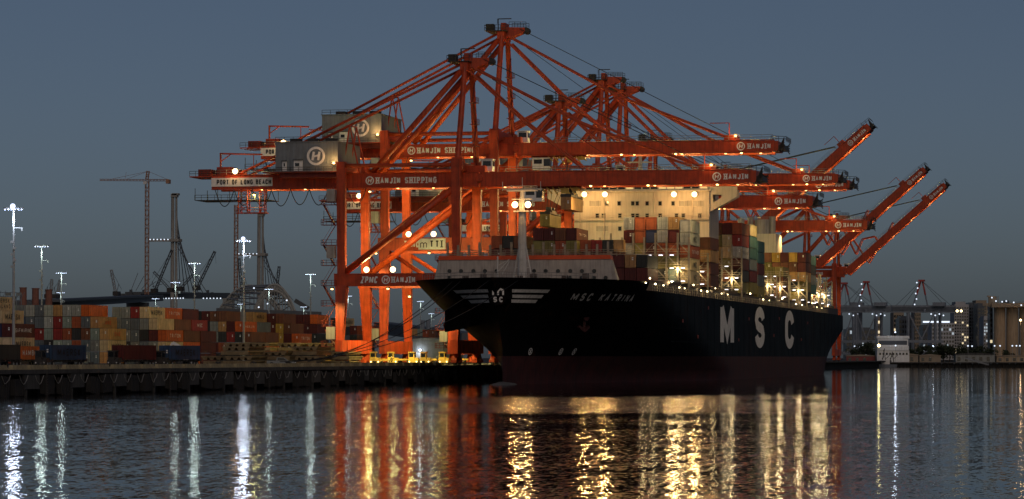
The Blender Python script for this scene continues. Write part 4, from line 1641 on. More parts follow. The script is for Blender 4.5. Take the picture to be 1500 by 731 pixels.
def water_material():
    m = bpy.data.materials.new("harbour_water")
    m.use_nodes = True
    t = m.node_tree
    b = t.nodes["Principled BSDF"]
    b.inputs["Base Color"].default_value = (.004, .007, .009, 1)
    b.inputs["IOR"].default_value = 1.13
    b.inputs["Roughness"].default_value = .05
    g = t.nodes.new("ShaderNodeNewGeometry")

    def noise(sx, sy, detail, rough=.55):
        mp = t.nodes.new("ShaderNodeMapping")
        mp.inputs["Rotation"].default_value = (0, 0, -TH)
        mp.inputs["Scale"].default_value = (sx, sy, 1)
        t.links.new(g.outputs["Position"], mp.inputs[0])
        n = t.nodes.new("ShaderNodeTexNoise")
        n.inputs["Scale"].default_value = 1.0
        n.inputs["Detail"].default_value = detail
        n.inputs["Roughness"].default_value = rough
        t.links.new(mp.outputs[0], n.inputs["Vector"])
        return n

    def math_(op, x, y=None, z=None):
        q = t.nodes.new("ShaderNodeMath")
        q.operation = op
        for k, v in enumerate((x, y, z)):
            if v is None:
                continue
            if isinstance(v, (int, float)):
                q.inputs[k].default_value = v
            else:
                t.links.new(v, q.inputs[k])
        return q.outputs[0]
    # wave slopes: short chop, longer ripples, and wind patches that calm or roughen them
    n1 = noise(4.2, 1.3, 3, .6)
    n2 = noise(.5, .2, 2)
    n3 = noise(.006, .028, 2)
    s1, s2 = t.nodes.new("ShaderNodeSeparateColor"), t.nodes.new("ShaderNodeSeparateColor")
    t.links.new(n1.outputs["Color"], s1.inputs[0])
    t.links.new(n2.outputs["Color"], s2.inputs[0])
    r3 = t.nodes.new("ShaderNodeMapRange")
    r3.inputs[1].default_value = .4
    r3.inputs[2].default_value = .6
    r3.inputs[3].default_value = .6
    r3.inputs[4].default_value = 1.1
    t.links.new(n3.outputs["Fac"], r3.inputs[0])
    # a squall of rougher ripples off the bow, between calmer water
    mb_ = t.nodes.new("ShaderNodeMapping")
    mb_.vector_type = 'POINT'
    mb_.inputs["Rotation"].default_value = (0, 0, -TH)
    t.links.new(g.outputs["Position"], mb_.inputs[0])
    sx_ = t.nodes.new("ShaderNodeSeparateXYZ")
    t.links.new(mb_.outputs[0], sx_.inputs[0])
    n4 = noise(.035, .02, 3)
    edge = math_('MULTIPLY', math_('SUBTRACT', n4.outputs["Fac"], .5), 90.0)

    def ramp(v, e0, e1):
        q = t.nodes.new("ShaderNodeMapRange")
        q.interpolation_type = 'SMOOTHSTEP'
        q.inputs[1].default_value = e0
        q.inputs[2].default_value = e1
        t.links.new(v, q.inputs[0])
        return q.outputs[0]
    yy_ = math_('ADD', sx_.outputs[1], edge)
    xx_ = math_('ADD', sx_.outputs[0], edge)
    band = math_('MULTIPLY', math_('MULTIPLY', ramp(yy_, 278, 308), ramp(yy_, 440, 400)), math_('MULTIPLY', ramp(xx_, -20, -4), ramp(xx_, 44, 24)))
    calm = math_('SUBTRACT', 1.0, math_('MULTIPLY', ramp(yy_, 420, 470), .6))
    gain = math_('MULTIPLY', math_('ADD', r3.outputs[0], math_('MULTIPLY', band, .25)), calm)
    t.links.new(math_('MULTIPLY_ADD', band, .11, .04), b.inputs["Roughness"])
    n5 = noise(1.4, .17, 3, .7)
    s5 = t.nodes.new("ShaderNodeSeparateColor")
    t.links.new(n5.outputs["Color"], s5.inputs[0])
    comp = []
    for k in (0, 1):
        a_ = math_('SUBTRACT', s1.outputs[k], .5)
        b_ = math_('SUBTRACT', s2.outputs[k], .5)
        s = math_('ADD', math_('MULTIPLY', a_, WAVE1), math_('MULTIPLY', b_, WAVE2))
        s = math_('MULTIPLY', s, gain)
        c_ = math_('MULTIPLY', math_('SUBTRACT', s5.outputs[k], .5), math_('MULTIPLY_ADD', band, .2, .035))
        comp.append(math_('ADD', s, c_))
    cv = t.nodes.new("ShaderNodeCombineXYZ")
    t.links.new(comp[0], cv.inputs[0])
    t.links.new(comp[1], cv.inputs[1])
    cv.inputs[2].default_value = 1.0
    nm = t.nodes.new("ShaderNodeVectorMath")
    nm.operation = 'NORMALIZE'
    t.links.new(cv.outputs[0], nm.inputs[0])
    t.links.new(nm.outputs[0], b.inputs["Normal"])
    return m


WAVE1, WAVE2 = .23, .06
sheet("water", -3000, 6000, -400, 2600, 0.0, water_material())
sheet("quay_deck", -2600, -148.0, -400, 4000, QZ, M['asphalt'])
b = MB()
b.box(-150.4, -147.9, -400, 2000, QZ - .55, QZ + .02)
b.cur = 1
b.box(-151.6, -151.2, -400, 2000, -2, QZ - .5)
qw = struct(b.build("quay_wall", [M['concrete'], M['timber']]))
pmw = MB()
pmw.box(-.1, .3, 0, 5.6, .9, QZ - .56)
pmw.box(-.06, .25, .6, 1.0, -.6, .9)
panel = pmw.mesh("wall_panel_mesh", [M['concrete']])
fmw = MB()
fmw.box(0, .55, 0, 4.6, .5, QZ - .75)
for k in range(5):
    fmw.box(.55, .72, .15 + k * .92, .75 + k * .92, .35, QZ - .7)
fmw.tube((-.6, 1.2, 1.7), (.1, 1.2, 1.7), .6, 8)
fmw.tube((-.6, 3.4, 1.7), (.1, 3.4, 1.7), .6, 8)
fend = fmw.mesh("fender_mesh", [M['rubber']])
y = 384.0
while y < 700:
    o = put("wall_panel", panel, qw, (-148.3 + random.uniform(-.1, .05), y + random.uniform(-.5, .3), random.uniform(-.15, .1)))
    for yo in (6.3, 12.0):
        o = put("fender", fend, qw, (-148.2 + random.uniform(-.08, .08), y + yo + random.uniform(-.5, .5), random.uniform(-.35, .05)))
        o.rotation_euler = (R(random.uniform(-4, 4)), 0, R(random.uniform(-2, 2)))
        o.scale = (1, random.uniform(.8, 1.05), random.uniform(.9, 1.15))
    y += 18
pl = MB()
yy = 386
while yy < 760:
    pl.tube((-150.6, yy, -2), (-150.6, yy, QZ - .5), .32, 7)
    yy += 4.5
o = pl.build("wharf_pile", M['timber'], qw)
o['kind'] = 'stuff'
cm_ = MB()
for k in range(44):
    yy = 386 + k * 6.1 + random.uniform(-1, 1)
    pts = []
    for i in range(7):
        tt = i / 6
        pts.append((-147.35 - .1 * (k % 2), yy + tt * 3.2, 2.75 - 1.1 * math.sin(math.pi * tt) * random.uniform(.8, 1.2)))
    cm_.path(pts, .06, 4)
o = cm_.build("fender_chain", M['rail'], qw)
o['kind'] = 'stuff'
lm = MB()
for s_ in (0, .5):
    lm.tube((0, s_, -.4), (0, s_, QZ), .05, 5)
for k in range(9):
    lm.tube((0, 0, .1 + k * .35), (0, .5, .1 + k * .35), .03, 4)
lmesh = lm.mesh("wharf_ladder_mesh", [M['dark']])
for yy in (407.6, 461.5, 515.6, 569.6):
    put("ladder", lmesh, qw, (-147.2, yy, 0))
# kerb blocks and bollards along the wharf edge
km = MB()
km.hexa([(-.4, 0, 0), (.4, 0, 0), (.4, 5.4, 0), (-.4, 5.4, 0)], [(-.25, .15, .62), (.25, .15, .62), (.25, 5.25, .62), (-.25, 5.25, .62)])
kmesh = km.mesh("kerb_block_mesh", [M['kerb']])
bm_ = MB()
bm_.tube((0, 0, 0), (0, 0, .7), .28, 10, .22)
bm_.tube((0, 0, .7), (0, 0, .95), .42, 10, .4)
bmesh_ = bm_.mesh("bollard_mesh", [M['dark']])
def nth(n):
    tens = {2: 'twenty', 3: 'thirty', 4: 'forty'}
    if n <= 12:
        return ORD[n]
    if n < 20:
        return ('thirteenth', 'fourteenth', 'fifteenth', 'sixteenth', 'seventeenth', 'eighteenth', 'nineteenth')[n - 13]
    return tens[n // 10] + '-' + ORD[n % 10] if n % 10 else {2: 'twentieth', 3: 'thirtieth', 4: 'fortieth'}[n // 10]


y = 392.0
k = 0
while y < 650:
    o = tag(put("kerb_block", kmesh, None, (-149.2, y, QZ + .02)), "cream kerb block on the wharf edge, %s counted from the left" % nth(k + 1), "kerb", "kerb blocks on the wharf edge")
    if k == 3:
        o['label'] = "cream kerb block painted with the number 151 on the wharf edge"
        t = MB()
        text(t, "151", .5, lambda u, v, wd: (.42 - (v / .62) * .14 + wd, 3.2 + u, .06 + v), bold=.22, width=1.9)
        t.build("lettering", M['black'], o)
    else:
        o['group'] = "kerb blocks on the wharf edge"
    if k == 3:
        del o['group']
    if k % 3 == 2:
        tag(put("bollard", bmesh_, None, (-149.6, y + 5.95, QZ + .02)), "dark iron bollard between kerb blocks, %s counted from the left" % nth(k // 3 + 1), "bollard", "bollards on the wharf edge")
    y += 6.6 if k % 3 else 7.4
    k += 1

# ------------------------------------------------------------------ container yard
YG = "containers stacked in the yard"
T5 = QZ + 5 * 2.95
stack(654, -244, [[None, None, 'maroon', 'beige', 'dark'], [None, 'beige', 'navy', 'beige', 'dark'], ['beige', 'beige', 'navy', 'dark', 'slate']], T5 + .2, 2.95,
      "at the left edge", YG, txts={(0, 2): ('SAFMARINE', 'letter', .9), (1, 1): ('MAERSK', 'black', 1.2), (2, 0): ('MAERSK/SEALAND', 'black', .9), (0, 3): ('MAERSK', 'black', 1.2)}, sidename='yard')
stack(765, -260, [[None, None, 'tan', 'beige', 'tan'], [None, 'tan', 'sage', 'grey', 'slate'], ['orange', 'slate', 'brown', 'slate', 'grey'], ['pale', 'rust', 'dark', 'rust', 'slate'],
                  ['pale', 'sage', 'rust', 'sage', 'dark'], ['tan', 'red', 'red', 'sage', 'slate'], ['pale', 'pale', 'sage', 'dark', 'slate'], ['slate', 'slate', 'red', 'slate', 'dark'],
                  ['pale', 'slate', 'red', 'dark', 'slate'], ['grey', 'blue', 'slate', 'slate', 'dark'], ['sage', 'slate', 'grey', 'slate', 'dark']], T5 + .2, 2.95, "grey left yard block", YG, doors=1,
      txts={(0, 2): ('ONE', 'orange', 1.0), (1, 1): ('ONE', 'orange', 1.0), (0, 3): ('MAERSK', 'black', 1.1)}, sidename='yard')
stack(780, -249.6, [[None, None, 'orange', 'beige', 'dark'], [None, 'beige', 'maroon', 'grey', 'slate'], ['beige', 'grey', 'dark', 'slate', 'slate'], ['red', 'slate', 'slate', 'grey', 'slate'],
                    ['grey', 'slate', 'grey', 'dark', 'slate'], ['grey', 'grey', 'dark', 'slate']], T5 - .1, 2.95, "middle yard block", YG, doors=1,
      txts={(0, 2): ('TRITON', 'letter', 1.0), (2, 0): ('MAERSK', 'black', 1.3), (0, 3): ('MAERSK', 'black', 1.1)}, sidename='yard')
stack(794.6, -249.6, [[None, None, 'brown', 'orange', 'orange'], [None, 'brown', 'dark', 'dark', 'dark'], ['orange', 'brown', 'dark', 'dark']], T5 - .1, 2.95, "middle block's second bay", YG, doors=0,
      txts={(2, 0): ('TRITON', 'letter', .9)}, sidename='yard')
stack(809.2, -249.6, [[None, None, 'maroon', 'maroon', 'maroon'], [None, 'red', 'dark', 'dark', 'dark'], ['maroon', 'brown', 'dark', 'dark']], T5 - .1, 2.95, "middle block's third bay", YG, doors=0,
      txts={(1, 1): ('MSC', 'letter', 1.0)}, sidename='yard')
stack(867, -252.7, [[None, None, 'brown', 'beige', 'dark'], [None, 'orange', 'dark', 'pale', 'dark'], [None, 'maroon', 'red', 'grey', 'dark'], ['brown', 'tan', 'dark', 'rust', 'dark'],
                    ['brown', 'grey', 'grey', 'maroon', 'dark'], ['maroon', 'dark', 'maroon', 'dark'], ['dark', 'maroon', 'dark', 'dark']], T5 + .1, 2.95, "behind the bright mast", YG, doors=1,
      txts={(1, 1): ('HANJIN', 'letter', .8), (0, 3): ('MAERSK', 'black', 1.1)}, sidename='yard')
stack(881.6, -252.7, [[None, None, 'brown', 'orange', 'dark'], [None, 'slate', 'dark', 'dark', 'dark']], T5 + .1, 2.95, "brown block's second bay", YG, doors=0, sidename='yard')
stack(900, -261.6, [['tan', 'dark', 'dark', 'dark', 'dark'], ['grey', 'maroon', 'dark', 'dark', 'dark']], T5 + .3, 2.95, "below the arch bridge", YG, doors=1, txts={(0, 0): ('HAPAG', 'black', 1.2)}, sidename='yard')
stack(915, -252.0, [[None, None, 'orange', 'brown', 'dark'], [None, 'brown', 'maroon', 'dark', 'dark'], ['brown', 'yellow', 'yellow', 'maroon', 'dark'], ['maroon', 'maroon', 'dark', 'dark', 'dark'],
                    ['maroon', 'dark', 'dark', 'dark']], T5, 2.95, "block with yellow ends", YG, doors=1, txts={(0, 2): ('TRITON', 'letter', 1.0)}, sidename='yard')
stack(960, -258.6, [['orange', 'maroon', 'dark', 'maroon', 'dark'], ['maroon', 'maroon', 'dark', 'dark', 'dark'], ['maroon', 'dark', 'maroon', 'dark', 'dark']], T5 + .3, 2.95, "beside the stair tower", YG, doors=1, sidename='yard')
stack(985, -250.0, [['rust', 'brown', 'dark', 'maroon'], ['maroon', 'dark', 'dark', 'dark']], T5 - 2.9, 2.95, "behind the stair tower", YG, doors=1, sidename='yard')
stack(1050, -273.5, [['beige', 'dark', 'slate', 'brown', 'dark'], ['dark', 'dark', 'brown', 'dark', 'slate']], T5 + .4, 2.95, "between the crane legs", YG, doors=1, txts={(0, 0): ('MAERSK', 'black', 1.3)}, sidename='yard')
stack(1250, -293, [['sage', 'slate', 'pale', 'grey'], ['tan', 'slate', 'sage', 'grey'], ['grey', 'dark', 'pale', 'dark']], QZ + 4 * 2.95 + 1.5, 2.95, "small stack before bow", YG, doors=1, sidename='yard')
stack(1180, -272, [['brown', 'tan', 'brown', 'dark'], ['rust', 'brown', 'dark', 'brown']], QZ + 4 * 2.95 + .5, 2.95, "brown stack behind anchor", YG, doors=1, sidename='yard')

# grey shed and low building behind the cranes
d_ = 1010.0
x0_, _y = at(594, d_)
x1_, y1_ = at(649, d_)
b = MB()
b.box(x0_, x1_, y1_, y1_ + 30, QZ, zat(499, d_))
b.prism([(x0_ - .4, zat(499, d_)), (x1_ + .4, zat(499, d_)), (x1_ + .4, zat(498, d_) + .1), ((x0_ + x1_) / 2, zat(497, d_) + .5), (x0_ - .4, zat(498, d_) + .1)], y1_ - .3, y1_ + 30.3)
for k in range(6):
    xx = x0_ + .4 + k * (x1_ - x0_ - .8) / 5
    b.box(xx - .06, xx + .06, y1_ - .05, y1_, QZ, zat(499.5, d_))
sh = tag(b.build("storage_shed", M['shed']), "plain grey sheet metal shed between the crane legs and the bow", "shed")
b = MB()
b.box(x1_ - 9, x1_ - 5.6, y1_ - .12, y1_ - .02, QZ, QZ + 3.2)
b.build("door", M['white'], sh)
fxc = bulb_mesh("shed_lamp_mesh", E_COOL, .9)
put("wall_lamp", fxc, sh, (x1_ - 7.3, y1_ - .5, QZ + 4.0))
lamp(sh, (x1_ - 7.3, y1_ - 1.4, QZ + 4.0), 250, COOL)

# ------------------------------------------------------------------ lamp masts
def mast(px, py, label, power, bright=False, hgt=33.0):
    d = (QZ + hgt - EYE) * F / (YH - py)
    x, y = at(px, d)
    t = thing("lamp_mast", label, "lamp mast", (x, y, QZ), TH, "lamp masts in the container yard")
    b = MB()
    b.tube((0, 0, 0), (0, 0, hgt), .36, 10, .17)
    b.tube((0, 0, 0), (0, 0, .5), .7, 10, .6)
    for k in range(5):
        b.box(-.15, .5 if k % 2 else -.6, -.3, -.1, hgt * .62 + k * 1.3, hgt * .62 + k * 1.3 + .5)
    b.build("pole", M['pole'], t)
    b = MB()
    b.box(-2.1, 2.1, -.15, .15, hgt - .1, hgt + .15)
    b.box(-1.2, 1.2, -1.1, -.9, hgt - .1, hgt + .1)
    b.box(.1, 1.9, -.08, .08, hgt - 4.2, hgt - 4.05)
    b.box(1.6, 1.9, -.1, .1, hgt - 4.8, hgt - 4.1)
    b.build("crossarm", M['pole'], t)
    for k in range(6):
        put("lamp_head", MAST_FX, t, (-1.75 + .7 * k, -.3, hgt - .15))
    if bright:
        put("lamp_head", MAST_BIG, t, (-.1, -.6, hgt + .4))
    lamp(t, (0, -1.4, hgt - 2.2), power * (.1 if bright else .06), COOL if bright else (.8, 1, .92), .9 if bright else .6)
    # a service lamp that washes the shaft
    return t


MAST_FX = fixture_mesh("mast_lamp_head_mesh", E_COOL, .62)
MAST_BIG = bulb_mesh("mast_big_lamp_mesh", E_COOL, 1.1)
for a in ((20, 305, "brightest lamp mast, closest to the left edge of the picture", 26000, True),
          (61, 360, "second lamp mast from the left edge, above the grey container ends", 16000),
          (90, 399, "lamp mast beside the pale loader legs, third from the left edge", 12000),
          (89, 428, "short distant lamp mast seen right below another mast's head at left", 9000),
          (285, 385, "lamp mast standing right of the first bridge pylon", 16000),
          (257, 413, "lamp mast seen in front of the first bridge pylon's foot", 12000),
          (357, 352, "tall bright lamp mast in front of the brown containers, under the crane tail", 26000, True),
          (394, 423, "lamp mast standing in front of the arch bridge", 10000),
          (353, 445, "small distant lamp mast just left of the tall bright mast's shaft", 7000),
          (455, 401, "slender lamp mast between the arch bridge and the nearest crane", 14000),
          (445, 449, "small distant lamp mast right of the arch bridge end", 7000),
          (228, 437, "small distant lamp mast behind the beige container top", 7000),
          (510, 433, "distant lamp mast seen between the nearest crane's two landside legs", 8000),
          (616, 441, "distant lamp mast seen under the portal beam right of the crane legs", 8000),
          (632, 459, "farthest lamp mast, seen just left of the ship's bow anchor", 6000)):
    mast(*a)

# ------------------------------------------------------------------ vehicles on the wharf
def wheel_mesh(r=.5, w_=.3):
    b = MB()
    b.tube((-w_ / 2, 0, 0), (w_ / 2, 0, 0), r, 12)
    b.cur = 1
    b.tube((-w_ / 2 - .02, 0, 0), (w_ / 2 + .02, 0, 0), r * .55, 8)
    return b.mesh("wheel_mesh", [M['rubber'], M['pole']])


WH = wheel_mesh()


def yard_truck(x, y, rz, label, paint, loaded=True, lights=False):
    t = thing("yard_truck", label, "truck", (x, y, QZ), rz, "yard trucks on the wharf")
    b = MB()
    b.box(-1.15, 1.15, -1.9, .0, .75, 1.2)
    b.box(-1.1, .2, -1.7, -.1, 1.2, 2.75)
    b.box(-1.2, .3, -1.8, 0, 2.75, 2.9)
    b.box(-1.1, 1.1, -2.0, -1.85, .5, .9)
    b.box(.4, 1.1, -1.7, -.4, 1.2, 1.6)
    c = b.build("cab", paint, t)
    b = MB()
    b.box(-.95, .05, -1.73, -1.7, 1.75, 2.6)
    b.box(.2, .23, -1.5, -.4, 1.75, 2.6)
    b.box(-1.13, -1.1, -1.5, -.4, 1.75, 2.6)
    b.build("window", M['glass'], c)
    b = MB()
    for xx in (-.6, .6):
        b.box(xx - .12, xx + .12, 0, 14.2, .85, 1.2)
    for k in range(8):
        b.box(-1.15, 1.15, .5 + k * 1.9, .7 + k * 1.9, 1.0, 1.22)
    for k in (.2, 14.0):
        b.box(-1.25, 1.25, k, k + .25, .95, 1.4)
    b.build("chassis", M['yellow'] if not loaded else M['dark'], t)
    for yy in (-1.2, 1.2, 11.4, 12.7):
        for xx in (-.95, .95):
            put("wheel", WH, t, (xx, yy, .5))
    hm = MB()
    hm.tube((0, 0, 0), (0, -.06, 0), .13, 8)
    for xx in (-.8, .8):
        hm2 = hm.mesh("headlight_mesh", [E_WARM if lights else M['white']])
        put("headlight", hm2, t, (xx, -1.9, .95) if False else (xx, -2.02, .72))
    return t


def on_quay(px, d):
    return at(px, d)


for px_, d_, rz_, col, lab, txt, tcol, sz_ in (
        (66, 566, -7, 'blue', "blue lettered container on a yard truck behind the kerb, second truck from the left edge", 'MAERSK', 'black', 1.3),
        (172, 575, -7, 'maroon', "dark maroon container on a yard truck right of the white top loader's cab", None, 'black', 1),
        (241, 592, -6, 'blue', "blue lettered container on the rightmost loaded yard truck", 'MAERSK', 'black', 1.3),
        (-33, 545, -6, 'dark', "black container on a yard truck cut by the left edge", None, 'black', 1),
        (19, 628, -2, 'orange', "orange red lettered container low behind the black one at left", 'HAMBURG', 'letter', 1.1)):
    x, y = on_quay(px_, d_)
    yard_truck(x, y, R(rz_), lab.replace("container on a yard truck", "boxed yard truck").replace("container on the rightmost loaded yard truck", "rightmost loaded yard truck").replace("lettered container low", "loaded yard truck low"), M['dkred'] if col == 'orange' else M['dark'])
    container(x, y + .1, QZ + 1.25, col, lab, "containers on yard trucks", txt, tcol, True, R(rz_), 2.62, sz_)
for px_, d_, rz_, lab in ((551, 703, 4, "yellow yard truck parked just right of the first crane's sill"),
                          (608, 712, 0, "yellow yard truck in front of the grey shed, left of a pair"),
                          (625, 706, 2, "yellow yard truck in front of the grey shed, right of a pair"),
                          (653, 709, -3, "yellow yard truck nearest the ship's bow"),
                          (577, 716, 3, "yellow yard truck between the second crane's legs"),
                          (487, 700, 3, "yellow yard truck left of the first crane's bogies")):
    x, y = on_quay(px_, d_)
    yard_truck(x, y, R(rz_), lab, M['yellow'], False, True)
# pickup
x, y = on_quay(412, 590)
t = thing("pickup_truck", "white pickup parked broadside in front of the stacked hatch covers", "pickup", (x, y, QZ), TH)
b = MB()
b.prism([(-2.6, .45), (2.6, .45), (2.65, .95), (1.3, 1.05), (.55, 1.65), (-.7, 1.68), (-.95, 1.05), (-2.6, 1.0)], -.9, .9)
b.box(-2.5, -1.0, -.82, .82, 1.0, 1.06)
body = b.build("body", M['shed'], t)
b = MB()
b.prism([(-.6, 1.08), (1.1, 1.08), (.5, 1.56), (-.6, 1.58)], -.93, -.9)
b.build("window", M['glass'], t)
for xx in (-1.7, 1.7):
    for yy in (-.8, .8):
        o = put("wheel", WH, t, (xx, yy, .4), R(90))
        o.scale = (.8, .8, .8)
b = MB()
b.box(2.6, 2.68, -.75, -.45, .7, .9)
b.box(2.6, 2.68, .45, .75, .7, .9)
b.build("headlight", M['plate'], t)
# white top loader
x, y = on_quay(272, 640)
t = thing("top_loader", "white container top loader with raised sloping boom between two loaded trucks", "loader", (x, y, QZ), TH)
b = MB()
b.box(-1.5, 2.2, -1.2, 1.2, .9, 1.7)
b.box(.9, 2.4, -1.1, 1.1, 1.7, 2.5)
b.build("body", M['white'], t)
b = MB()
b.beam((1.2, 0, 2.5), (-2.6, 0, 4.6), .5, .6)
b.beam((-.8, -.3, 1.6), (-.2, -.3, 3.2), .25)
b.beam((-2.6, 0, 4.6), (-3.0, 0, 3.9), .4)
b.box(-3.4, -2.7, -2.6, 2.6, 3.5, 3.9)
b.build("boom", M['white'], t)
b = MB()
b.box(-.4, .9, -1.15, -.1, 1.7, 3.6)
b.cur = 1
b.box(-.3, .8, -1.18, -1.15, 2.3, 3.4)
b.build("cab", [M['white'], M['glass']], t)
for xx in (-1.0, 1.5):
    for yy in (-1.1, 1.1):
        o = put("wheel", WH, t, (xx, yy, .8), R(90))
        o.scale = (1.4, 1.6, 1.6)
# stacks of steel hatch covers
hm = MB()
hm.box(-2.9, 2.9, 0, 12, .55, .8)
hm.box(-2.9, 2.9, 0, .12, .05, .55)
for k in range(5):
    hm.box(-2.7 + k * 1.3, -2.5 + k * 1.3, .1, 11.9, 0, .55)
for k in range(3):
    hm.box(-2.2 + k * 2.0, -1.2 + k * 2.0, -.06, .0, .15, .5)
hmesh = [hm.mesh("hatch_cover_mesh", [M['hatch']]), None]
hm2 = MB()
hm2.box(-2.9, 2.9, 0, 12, .5, .8)
for k in range(4):
    hm2.prism([(-2.7 + k * 1.45, .5), (-1.6 + k * 1.45, .5), (-1.8 + k * 1.45, .05), (-2.5 + k * 1.45, .05)], 0.1, 11.9)
hmesh[1] = hm2.mesh("hatch_cover_trough_mesh", [M['hatch']])
hcs = 0
for px_, d_, n_ in ((318, 655, 2), (346, 650, 4), (374, 700, 5), (402, 660, 3), (425, 705, 5), (446, 664, 4), (470, 706, 5), (492, 690, 3), (345, 705, 5)):
    x, y = on_quay(px_, d_)
    for k in range(n_):
        o = put("hatch_cover", hmesh[(k + n_) % 2], None, (x + random.uniform(-.5, .5), y + random.uniform(-.3, .3), QZ + .15 + k * .98))
        tag(o, "rusty hatch cover, %s from the bottom of the %s pile on the wharf" % (ORD[k + 1], ('leftmost', 'third', 'fourth', 'fifth', 'sixth', 'seventh', 'eighth', 'rightmost', 'second')[hcs]), "hatch cover", "hatch covers piled on the wharf")
    hcs += 1


# dock workers
def worker(px, d, rz, label, pose):
    x, y = on_quay(px, d)
    me = bpy.data.meshes.new("worker_body")
    V = [(0, 0, .95), (0, 0, 1.2), (0, .02, 1.42), (0, 0, 1.54), (0, -.02, 1.68), (0, -.02, 1.76),
         (-.19, 0, 1.42), (-.27, -.05 - .1 * pose, 1.15), (-.27, -.15 - .2 * pose, .92),
         (.19, 0, 1.42), (.26, .05, 1.15), (.27, -.05, .9),
         (-.1, 0, .9), (-.12, -.08 * pose, .5), (-.12, .04, .07), (-.12, -.14, .04),
         (.1, 0, .9), (.12, .1 * pose, .5), (.12, .12 * pose, .07), (.12, -.1, .04)]
    Ed = [(0, 1), (1, 2), (2, 3), (3, 4), (4, 5), (2, 6), (6, 7), (7, 8), (2, 9), (9, 10), (10, 11), (0, 12), (12, 13), (13, 14), (14, 15), (0, 16), (16, 17), (17, 18), (18, 19)]
    me.from_pydata(V, Ed, [])
    o = bpy.data.objects.new("person", me)
    COL.objects.link(o)
    o.location = (x, y, QZ)
    o.rotation_euler = (0, 0, rz)
    md = o.modifiers.new("skin", 'SKIN')
    rad = [.15, .17, .15, .06, .1, .08, .08, .055, .04, .08, .055, .04, .1, .075, .05, .045, .1, .075, .05, .045]
    for v, r in zip(me.skin_vertices[0].data, rad):
        v.radius = (r, r * .85)
    me.skin_vertices[0].data[0].use_root = True
    o.modifiers.new("sub", 'SUBSURF').levels = 1
    o.modifiers["sub"].render_levels = 1
    me.materials.append(M['dark'])
    tag(o, label, "person")
    b = MB()
    b.tube((0, 0, .92), (0, 0, 1.46), .24, 10, .2)
    b.build("vest", M['yellow'], o)
    b = MB()
    b.tube((0, -.02, 1.72), (0, -.02, 1.84), .14, 10, .07)
    b.build("helmet", M['white'], o)


worker(573.5, 692, .3, "dock worker in yellow vest and white helmet standing by the second crane's sill", 0)
worker(640, 690, 2.2, "dock worker in yellow vest walking near the trucks left of the bow", 1)

# ------------------------------------------------------------------ bridge works and background at the left
def lit_row(parent, pts, mesh, name="marker_lamp"):
    for p in pts:
        put(name, mesh, parent, p)


mk = MB()
mk.tube((0, .3, 0), (0, -.3, 0), .55, 8)
MK_W = mk.mesh("marker_lamp_mesh", [E_CITYB])
mk2 = MB()
mk2.tube((0, .3, 0), (0, -.3, 0), .8, 8)
MK_Y = mk2.mesh("yellow_marker_mesh", [E_YEL])


def P3(px, py, d):
    x, y = at(px, d)
    return Vector((x, y, zat(py, d)))


bd = 3000.0
t = thing("cable_stayed_bridge", "unfinished cable stayed bridge with two tall concrete pylons behind the yard", "bridge", (0, 0, 0))
for (pa, ptop, pb, tie0, tiey, dd) in ((256, 283, 450, 218, 352, 3000), (382.5, 311, 455, 348, 373, 3500)):
    b = MB()
    k = dd / F
    for off, w_ in ((-3.2, 3.6), (2.6, 2.4)):
        p, q = P3(pa + off - .6, 460, dd), P3(pa + off * .9, ptop + 3, dd)
        b.tube(p, q, w_ * k * .85, 8, w_ * k * .72)
    c = P3(pa, ptop + 1, dd)
    b.box(c.x - 4.6 * k, c.x + 4.4 * k, c.y - 3, c.y + 3, c.z - 5 * k, c.z)
    b.box(c.x - 3 * k, c.x + 6.5 * k, c.y - 3, c.y + 3, c.z - 2 * k, c.z + .8 * k)
    b.build("pylon", M['pylon'], t)
    b = MB()
    p, q = P3(tie0, tiey, dd), P3(pa + 8, tiey, dd)
    b.beam(p, q, 2.2, 2.6)
    b.box(q.x - 12 * k, q.x, q.y - 6, q.y + 6, q.z - 2 * k, q.z + 2 * k)
    tb = b.build("tie_platform", M['pylon'], t)
    for i in range(6):
        c = P3(tie0 + 2 + i * 5.2, tiey - 1.2, dd - 4)
        put("marker_lamp", MK_W, tb, c)
    for i in range(7):
        b = MB()
        p = P3(pa + 3 + i * .2, ptop + 25 + i * 9, dd)
        q = P3(pa + 8 + i * 6.5, 428 if dd < 3200 else 440, dd + 120)
        b.tube(p, q, .42, 4)
        b.build("stay_cable", M['cable'], t)
for i in range(5):
    b = MB()
    b.tube(P3(191 + i * 8, 428 - 2 * i, 3100), P3(202 + i * 9, 400 + i * 4, 3080), .3, 4)
    b.build("stay_cable", M['cable'], t)
b = MB()
b.beam(P3(186, 433.5, 3000), P3(334, 434.5, 3400), 26, 4.5)
b.beam(P3(200, 429, 3000), P3(322, 430.5, 3380), 22, 2)
for i in range(22):
    p = P3(192 + i * 6.2, 431.5, 2990 + i * 18)
    b.box(p.x - 1.2, p.x + 1.2, p.y - 14, p.y - 12, p.z - 1, p.z + 2.2 * ((i * 5) % 3))
b.build("deck", M['steelgrey'], t)
for pa in (198, 335):
    b = MB()
    b.beam(P3(pa, 460, 3000), P3(pa, 437, 3000), 9, 9)
    b.build("pier", M['pylon'], t)
for i in range(13):
    put("marker_lamp", MK_W, t, P3(218 + i * 4.2, 437.5 - .06 * i, 2960))
for i in range(6):
    put("marker_lamp", MK_W, t, P3(298 + i * 5, 437, 2960))
